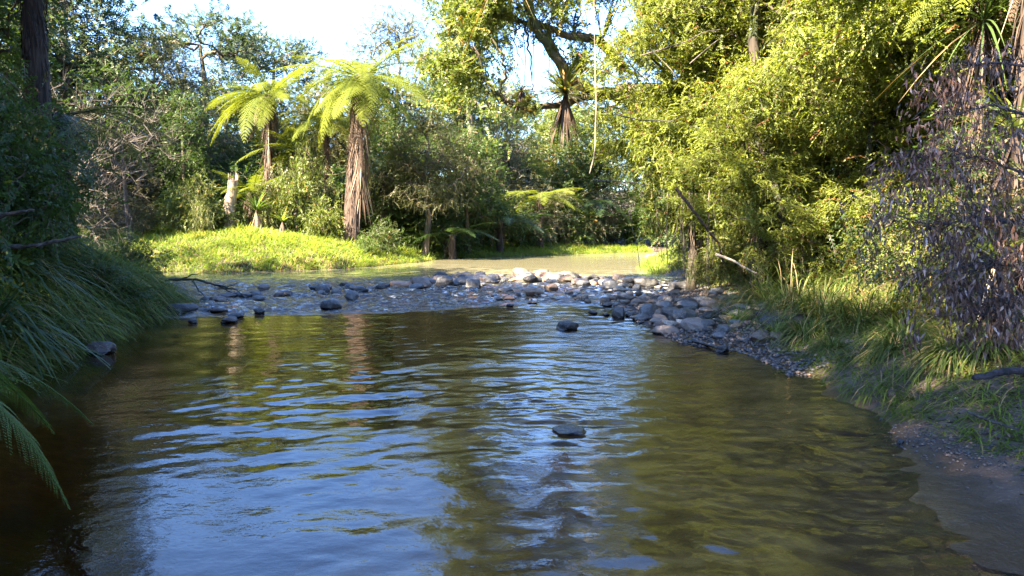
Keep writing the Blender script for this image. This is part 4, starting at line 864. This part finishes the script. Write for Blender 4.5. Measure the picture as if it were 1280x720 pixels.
# ------------------------------------------------------------------ sedges, tufts, bank grass on the right
def tuft(name, loc, label, seed, n, L, Wd, mat, group, up=(.5, 1.4), bend=(.4, 1.2), lean=(0, 0)):
    rng = np.random.default_rng(seed); g = Geo(); a = rng.uniform(0, 6.28, n); r_ = rng.random(n) ** .5 * L * .14
    P = np.stack([np.cos(a) * r_, np.sin(a) * r_, 0 * a - .02], 1); b = a + rng.normal(0, .6, n)
    D = np.stack([np.cos(b) + lean[0], np.sin(b) + lean[1], np.tan(rng.uniform(*up, n))], 1)
    tint = np.clip(rng.uniform(0, .9, n), 0, .9); tint[rng.random(n) < .13] = 1
    blades(g, P, D, L * rng.uniform(.55, 1.15, n), Wd * rng.uniform(.7, 1.3, n), rng.uniform(*bend, n), tint, segs=5)
    o = g.build(name, M[mat]); o.location = loc; tag(o, label, "sedge" if name == "sedge" else "grass tuft", group); return o
SG = [(985,392,.25,2.1,"tall sedge clump at the back of the cobble spit"),(955,380,.2,1.5,"sedge clump left of the tall one behind the spit"),(1030,398,.4,1.8,"big arching sedge clump on the right bank"),(1075,410,.6,1.3,"sedge clump with straw coloured blades under the withered branch"),(1010,425,.3,.9,"shorter sedge beside the arching clump"),
      (1100,395,.9,1.3,"upper sedge clump below the dead leaves"),(1060,365,.9,1.2,"pale arching sedge high on the right bank"),(1130,430,.7,1.0,"dark sedge behind the near bank grass"),(1150,370,1.2,1.1,"highest sedge among the withered leaves"),(1000,350,.6,1.2,"sedge in the shade of the feathery tree"),(1120,440,.55,.6,"grassy sedge on the near right bank"),(1190,450,.7,.6,"sedge above the mud bank near the right edge"),(1040,438,.35,.5,"small sedge at the edge of the near bank"),(1235,440,.9,.7,"dark sedge at the right edge")]
for i, (u, v, z, L, lb) in enumerate(SG):
    p = GT(u, v); tuft("sedge", (p[0], p[1], TZ(p[0], p[1])), lb, 200 + i, 300, L, .013, 'sedge', "sedge clumps of the right bank", up=(.7, 1.45), bend=(.5, 1.4), lean=(-.25, -.25))
for i, (u, v, L, n, lb) in enumerate([(925,402,.48,170,"bright green grass tuft on the cobble spit"),(972,418,.5,170,"pale green grass tuft with white base at the spit edge"),(905,392,.45,30,"thin dry grass tuft on the cobble spit"),(1000,430,.35,60,"olive grass tuft near the wet edge of the spit"),(945,392,.4,30,"sparse dry tuft behind the bright green one"),(1020,418,.4,60,"brownish grass tuft right of the pale one")]):
    p = GT(u, v); tuft("grass_tuft", (p[0], p[1], TZ(p[0], p[1])), lb, 230 + i, n, L, .009, 'grass' if i < 2 else 'sedge', "grass tufts on the cobble spit", up=(.4, 1.4), bend=(.2, .8))
for i, (u, Y, L, m) in enumerate([(205,26.6,.8,'grass'),(235,26,.6,'grassd'),(270,26.3,.7,'grass'),(300,25.8,.55,'sedge'),(335,26.4,.6,'grass'),(365,26.9,.75,'grassd'),(395,27.2,.55,'grass'),(425,27.8,.7,'sedge'),(455,28.8,.6,'grass'),(485,30,.6,'grassd'),(515,31.8,.6,'grass'),(250,29,.7,'grassd'),(310,29.5,.7,'grass'),(390,30.3,.6,'grassd')]):
    p = gpos(u, Y); tuft("grass_tuft", p, "rank grass tuft standing out of the sunlit bank across the river", 250 + i, 130, L, .02, m, "tufts on the bank across the river", up=(.4, 1.4), bend=(.4, 1.1))
p = (-1.6, 22.2); tuft("grass_tuft", (p[0], p[1], TZ(*p)), "yellow-green weedy tuft growing on the stones of the bar", 240, 160, .5, .012, 'grass', "weeds on the bar", up=(.1, 1.2))
grass_patch("grass", 53, 34000, (2.9, 9, 3.9, 12.5), lambda x, y, s: (s > np.interp(y, [4, 5.2, 6.2, 8, 9.5, 10.5, 12.5], [.6, .42, .06, .02, .25, 1.2, 2.4])) & (s < 4.5), (.14, .38), .011, 'bankgrass', "mixed green and straw grass on the near right bank", lean=.45, bend=(.4, 1.4), up=(.4, 1.5), segs=4, clump=.3, tidy=1.2)
grass_patch("dry_grass", 55, 16000, (-26, 3, 24, 42), lambda x, y, s: (s > -.05) & (s < .9) & (fbm2(x, y, 90, 2, .9) > -.15) & ~((x < -18) & (y < 26)), (.2, .5), .022, 'drygrass', "dry brownish grass drooping over the muddy front of the bank across the river", lean=1.3, bend=(.5, 1.4), up=(.1, .8), segs=3, clump=.4)
grass_patch("grass", 54, 5000, (4.3, 9, 13.5, 34), lambda x, y, s: (s > .6) & (s < 3), (.2, .5), .012, 'grass', "sunlit grass and weeds on the right bank beyond the spit", segs=3, clump=.3)
# withered branch with hanging dead leaves
def withered(label, seed, pts, n, spread):
    rng = np.random.default_rng(seed); pts = np.array(pts); base = pts[0].copy(); r = empty("withered_branch", base); tag(r, label, "branch", "withered branches at the right edge")
    P = pts - base; t = np.linspace(0, 1, len(P)); q = np.linspace(0, 1, 20); C = np.stack([np.interp(q, t, P[:, k]) for k in range(3)], 1)
    g = Geo(); tube(g, C, np.linspace(.013, .004, 20), 6)
    gl = Geo(); qs = rng.uniform(.08, 1, n); A = np.stack([np.interp(qs, q, C[:, k]) for k in range(3)], 1)
    d = nrm((P[-1] - P[0])[None])[0]
    E = A + d * rng.uniform(0, .4, (n, 1)) + rng.normal(0, 1, (n, 3)) * np.array(spread) + [0, 0, -.06]
    for a, e in zip(A, E):
        m = (a + e) / 2 + rng.normal(0, .04, 3) + [0, 0, .04]; tube(g, np.array([a, m, e]), [.003, .002, .0015], 4, cap=False)
    g.build("stem", M['twigd'], r)
    K = 17; c = np.repeat(E, K, 0) + rng.normal(0, .032, (n * K, 3)) + np.array([0, 0, -1]) * rng.uniform(0, .1, (n * K, 1))
    D = rng.normal(0, .35, (n * K, 3)) + [0, 0, -1]; ti = np.clip(np.repeat(rng.uniform(0, .7, n), K) + rng.normal(0, .15, n * K), 0, .87); ti[rng.random(n * K) < .07] = 1
    leaves(gl, c, D, rng.standard_normal((n * K, 3)), rng.uniform(.028, .072, n * K), rng.uniform(.007, .017, n * K), ti, fold=.35)
    gl.build("leaves", M['deadleaf'], r)
WB = [([W(1420,120,5.2),W(1300,85,5),W(1245,78,4.9),W(1205,82,4.9)],50,(.1,.1,.12),"withered branch arching highest at the right edge"),
      ([W(1420,230,5.2),W(1300,150,5),W(1240,130,4.9),W(1190,145,4.8)],70,(.12,.12,.14),"withered branch second from the top"),
      ([W(1420,300,5.0),W(1300,225,4.8),W(1225,195,4.7),W(1155,210,4.7)],90,(.13,.12,.14),"withered branch reaching furthest towards the river"),
      ([W(1420,360,4.8),W(1300,285,4.6),W(1220,270,4.6),W(1150,290,4.6)],90,(.12,.12,.14),"withered branch in the middle of the dead foliage"),
      ([W(1420,410,4.7),W(1310,340,4.5),W(1250,330,4.5),W(1190,345,4.5)],80,(.12,.12,.14),"withered branch with the densest dead leaves"),
      ([W(1420,460,4.6),W(1330,390,4.4),W(1280,380,4.4),W(1225,395,4.4)],50,(.1,.1,.1),"lowest withered branch at the right edge")]
for i, (pts, n, sp, lb) in enumerate(WB): withered(lb, 300 + i, pts, int(n * (.7, .75, .85, 1.0, 1.1, 1.3)[i]), sp)
# its dark stem off to the right
stick("fallen_branch", [W(1330,468,5.1),W(1280,463,5.1),W(1250,465,5.1),W(1232,470,5.1),W(1216,472,5.1)], .03, .02, "dark crooked fallen branch on the grass at the right edge", M['twigd'])
stick("fallen_branch", [W(1210,515,5.6),W(1240,527,5.4),W(1270,536,5.2)], .012, .01, "grey stick lying along the top of the mud bank", M['twig'])
stick("fallen_branch", [G(868,427,.03),G(890,432,.03),G(905,438,.02)], .03, .02, "smooth bluish wet log end at the edge of the spit", M['rockd'] )

# ------------------------------------------------------------------ stones
def rock_mesh(seed, flat=.6, ang=.25):
    import bmesh
    rng = np.random.default_rng(seed); bm = bmesh.new(); bmesh.ops.create_icosphere(bm, subdivisions=4, radius=1)
    me = bpy.data.meshes.new("stone"); bm.to_mesh(me); bm.free()
    n = len(me.vertices); V = np.zeros(n * 3); me.vertices.foreach_get("co", V); V = V.reshape(-1, 3)
    # cut by random planes for facets, then soft noise
    for k in range(12):
        d = nrm(rng.standard_normal((1, 3)))[0]; h = rng.uniform(.6, .95); e = V @ d - h; V -= np.maximum(e, 0)[:, None] * d * (1 - ang * .3)
    for k in range(10):
        d = rng.standard_normal(3) * (1.5 + 1.3 * k); V += nrm(V) * (.07 / (1 + k * .5)) * np.sin(V @ d + k)[:, None]
    V *= [1, rng.uniform(.7, 1), flat]
    me.vertices.foreach_set("co", V.ravel()); me.polygons.foreach_set("use_smooth", np.ones(len(me.polygons), bool)); me.materials.append(M['rock']); me.update(); return me
RK = [rock_mesh(s, f) for s, f in ((1, .62), (2, .5), (3, .7), (4, .42), (5, .6), (6, .35), (7, .55), (8, .8))]
rr = np.random.default_rng(77)
def stone(x, y, wd, ht, mat, label, group, k=None, z=None, rz=None, name="stone", bury=.3):
    me = RK[rr.integers(0, len(RK)) if k is None else k]; fl = (.62, .5, .7, .42, .6, .35, .55, .8)[RK.index(me)]
    if z is None: z = max(TZ(x, y), 0) 
    sz = ht / (fl * (2 - 2 * bury)) 
    o = put(name, me, None, (x, y, z + ht - sz * fl * .98), (rr.normal(0, .08), rr.normal(0, .08), rr.uniform(0, 6.28) if rz is None else rz), (wd / 2 / .88, wd / 2 / .88 * rr.uniform(.8, 1), sz), M[mat])
    tag(o, label, "stone", group); return o
# named stones: u, v of the waterline, width and height in photograph pixels
NS = [(710,413,34,11,'rockd',0,"domed dark stone alone in the water below the riffle"),(712,543,52,6,'rockd',5,"wet dark rock breaking the near water in the middle"),(667,371,29,10,'rockb',4,"broad brown stone in the middle of the riffle"),
      (650,347,24,12,'rockb',0,"brown stone standing highest on the long row"),(707,351,20,12,'rockb',2,"brown angular stone right of the highest one"),(592,361,22,14,'rock',0,"grey rounded stone left of centre on the bar"),(580,353,20,12,'rock',4,"grey stone behind the rounded one on the bar"),
      (412,387,25,12,'rockd',2,"dark knobbly stone in the left riffle"),(438,376,22,13,'rock',6,"dark stone just right above the knobbly one"),(283,404,24,8,'rockd',1,"flat dark stone nearest the camera in the left riffle"),(293,398,20,6,'rockd',3,"flat dark stone touching the nearest left riffle stone"),
      (222,392,36,13,'rockd',0,"long dark stone against the left grass bank"),(323,393,16,7,'rockd',4,"small pointed dark stone in the left riffle"),(272,391,20,6,'rockd',6,"low dark stone right of the bank stone"),(252,391,20,5,'rockd',3,"very low dark stone next to the bank stone"),(240,404,15,6,'rockd',0,"little stone at the lower left of the riffle"),
      (122,443,38,16,'rockd',0,"smooth dark boulder at the left waterline"),(89,431,24,12,'rockd',1,"dark boulder behind the smooth domed one"),(395,364,18,7,'rockd',4,"dark stone at the upper left of the bar"),(407,367,13,8,'rockd',2,"small upright dark stone at the upper left of the bar"),(437,361,14,7,'rock',0,"small grey stone on the upper edge of the bar"),
      (452,367,14,8,'rockd',7,"small dark block on the bar left of the long row"),(645,372,16,7,'rockd',5,"low dark stone left of the broad brown one"),(688,365,18,9,'rockb',4,"brown stone behind the broad one in the riffle"),(632,366,20,6,'rock',3,"flat grey stone in the middle riffle"),(730,375,13,7,'rock',0,"small grey stone right of the riffle middle"),
      (757,381,14,10,'rockd',0,"round dark stone left of the spit"),(767,377,12,7,'rockd',4,"dark stone touching the round one left of the spit"),(774,397,19,14,'rock',2,"grey block stone at the tip of the spit"),(789,396,14,7,'rockb',0,"brown stone at the tip of the spit"),(742,393,14,5,'rockd',3,"low stone alone left of the spit tip"),(758,395,11,4,'rockd',5,"tiny low stone left of the block stone"),
      (785,380,27,11,'rock',4,"long grey stone at the back of the spit tip"),(852,364,38,12,'rockd',0,"dark humped boulder at the back of the cobble spit"),(812,398,32,17,'rock',2,"large grey boulder at the front of the spit"),(838,396,26,13,'rock',0,"grey angular boulder right of the large front one"),(822,403,22,7,'rock',5,"flat grey slab below the large front boulder"),
      (868,413,34,15,'rock',2,"big grey slab at the water edge of the spit"),(885,411,24,12,'rock',6,"grey slab overlapping the big one at the spit edge"),(862,388,28,11,'rock',4,"grey stone in the middle of the spit"),(880,380,24,9,'rock',3,"flat stone at the middle back of the spit"),(832,378,20,9,'rock',0,"grey stone near the back left of the spit"),(845,369,16,7,'rockb',1,"brown stone in front of the humped boulder"),
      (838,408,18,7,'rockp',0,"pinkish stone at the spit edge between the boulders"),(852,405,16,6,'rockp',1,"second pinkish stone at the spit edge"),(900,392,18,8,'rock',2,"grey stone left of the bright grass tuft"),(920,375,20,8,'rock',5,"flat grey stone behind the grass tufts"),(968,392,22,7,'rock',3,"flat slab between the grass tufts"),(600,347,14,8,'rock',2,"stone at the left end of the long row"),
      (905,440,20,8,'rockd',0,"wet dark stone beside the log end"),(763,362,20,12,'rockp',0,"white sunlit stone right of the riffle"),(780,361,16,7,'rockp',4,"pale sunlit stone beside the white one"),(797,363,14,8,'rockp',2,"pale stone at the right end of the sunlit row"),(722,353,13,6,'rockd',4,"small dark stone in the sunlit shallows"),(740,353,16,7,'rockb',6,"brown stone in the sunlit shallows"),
      (1127,556,10,7,'rockd',7,"small pointed stone at the muddy near right waterline")]
for u, v, pw, ph, m, k, lb in NS:
    p = G(u, v, 0.0); zt = TZ(p[0], p[1])
    if zt > .03:
        for _ in range(6): p = G(u, v, zt); zt = max(0, TZ(p[0], p[1]))
    d = p[1]; o = stone(p[0], p[1] + pw / F * d * .3, pw / F * d, ph / F * d, m, lb, "larger stones of the river", k, z=max(zt, 0))
# the many small stones
def scatter_stones(n, f, sizes, mats, label, group, seed):
    r = np.random.default_rng(seed); i = 0; done = []
    while i < n:
        x, y = f(r); w_ = r.uniform(*sizes) ** 1.0
        if any((x - a) ** 2 + (y - b) ** 2 < ((w_ + c) * .36) ** 2 for a, b, c in done):
            if r.random() < .9: continue
        done.append((x, y, w_)); stone(x, y, w_, w_ * r.uniform(.3, .55), mats[r.integers(0, len(mats))], label, group); i += 1
def onbar(a, b, sp):
    def f(r):
        t = r.uniform(a, b) * (len(BAR) - 1); k = min(int(t), len(BAR) - 2); t -= k
        return BAR[k][0] * (1 - t) + BAR[k + 1][0] * t + r.normal(0, sp), BAR[k][1] * (1 - t) + BAR[k + 1][1] * t + r.normal(0, sp)
    return f
scatter_stones(105, onbar(.36, .95, .36), (.2, .6), ['rock', 'rockb', 'rock', 'rockd'], "small grey or brown stone in the long row across the bar", "stones of the long row", 1)
scatter_stones(34, onbar(.0, .45, .55), (.14, .42), ['rockd', 'rock'], "small dark stone barely above the left riffle", "stones of the left riffle", 2)
scatter_stones(30, lambda r: (r.uniform(-2, 3), r.uniform(14.8, 18.5)), (.08, .24), ['rockd', 'rockb'], "little dark stone in the broken water of the riffle", "stones of the middle riffle", 3)
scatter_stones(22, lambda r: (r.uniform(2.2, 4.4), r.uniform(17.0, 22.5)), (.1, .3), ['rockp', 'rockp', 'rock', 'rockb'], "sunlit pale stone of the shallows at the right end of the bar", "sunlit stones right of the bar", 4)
def spitf(r):
    while True:
        x, y = r.uniform(2.0, 5.2), r.uniform(10.0, 15.2); s = river(np.array([x]), np.array([y]))[0][0]
        if -.15 < s < 2.4: return x, y
scatter_stones(130, spitf, (.1, .36), ['rock', 'rock', 'rockd', 'rockb'], "small grey stone among many on the cobble spit", "stones of the cobble spit", 5)
# gravel: uncountable pebbles
def gravel(name, label, seed, n, fpt, size, mat):
    r = np.random.default_rng(seed); import bmesh
    base = np.array([(1,0,0),(-1,0,0),(0,1,0),(0,-1,0),(0,0,1),(0,0,-1)], float); f = np.array([(0,2,4),(2,1,4),(1,3,4),(3,0,4),(2,0,5),(1,2,5),(3,1,5),(0,3,5)])
    x, y = fpt(r, n); n = len(x); z = terrain(x, y); s = r.uniform(*size, n)
    V = base[None] * (s[:, None, None] * r.uniform(.6, 1.1, (n, 6, 1)) * np.array([1, .8, .5])); a = r.uniform(0, 6.28, n); c, q = np.cos(a)[:, None], np.sin(a)[:, None]
    X = V[..., 0] * c - V[..., 1] * q; Y = V[..., 0] * q + V[..., 1] * c
    V = np.stack([X + x[:, None], Y + y[:, None], V[..., 2] + z[:, None] + s[:, None] * .25], -1)
    g = Geo(); g.add(V.reshape(-1, 3), T=(np.arange(n)[:, None, None] * 6 + f[None]).reshape(-1, 3), tint=np.repeat(r.random(n), 6))
    o = g.build(name, mat, smooth=False); tag(o, label, "gravel", kind="stuff")
M['pebble'] = leafmat("pebbles", (.035, .032, .035), (.13, .11, .105), dead=(.24, .15, .1), deadf=.12, rough=.6, trans=0)
def spitpts(r, n):
    x = r.uniform(2, 6.5, n * 3); y = r.uniform(8, 17, n * 3); s, _ = river(x, y); k = (s > -.25) & (s < 1.0 + 2.0 * (y > 10.3)); return x[k][:n], y[k][:n]
gravel("gravel", "loose grey and brown gravel of the cobble spit", 6, 12000, spitpts, (.012, .055), M['pebble'])
def barpts(r, n):
    x = r.uniform(-6, 4.5, n * 6); y = r.uniform(15, 23.5, n * 6); d = np.min([segd(x, y, BAR[i], BAR[i + 1]) for i in range(len(BAR) - 1)], axis=0); k = (d < .45) | ((x > 2.6) & (y > 17)); return x[k][:n], y[k][:n]
gravel("gravel", "gravel between the stones of the bar", 7, 3000, barpts, (.03, .09), M['pebble'])
def mudpts(r, n):
    p = np.array([G(1130, 537, .05), G(1165, 545, .08), G(1240, 560, .12), G(1210, 545, .14), G(1180, 550, .1)])[r.integers(0, 5, n)]; return p[:, 0] + r.normal(0, .14, n), p[:, 1] + r.normal(0, .25, n)
gravel("gravel", "small pebbles on the near mud bank", 8, 700, mudpts, (.006, .02), M['pebble'])
# fallen leaves (uncountable)
def litter(name, label, seed, n, box, f, L=(.04, .1)):
    rng = np.random.default_rng(seed); x, y, z, s = land_scatter(rng, n, box, f); k = len(x); g = Geo(); a = rng.uniform(0, 6.28, k)
    D = np.stack([np.cos(a), np.sin(a), rng.normal(0, .2, k)], 1); leaves(g, np.stack([x, y, z + .015], 1), D, rng.normal(0, .4, (k, 3)) + [0, 0, 1], rng.uniform(*L, k), rng.uniform(.015, .03, k), rng.random(k))
    o = g.build(name, M['litter']); tag(o, label, "leaf litter", kind="stuff")
litter("leaf_litter", "dead leaves strewn on the right bank", 9, 14000, (2.9, 12, 5, 24), lambda x, y, s: (s > .5))
litter("leaf_litter", "a few dead leaves on the near mud bank", 10, 170, (2.7, 4.2, 3.6, 6.4), lambda x, y, s: (s > .15), (.03, .07))
litter("leaf_litter", "dead leaves under the trees across the river", 12, 12000, (-30, 8, 28, 60), lambda x, y, s: (s > 3), (.08, .2))
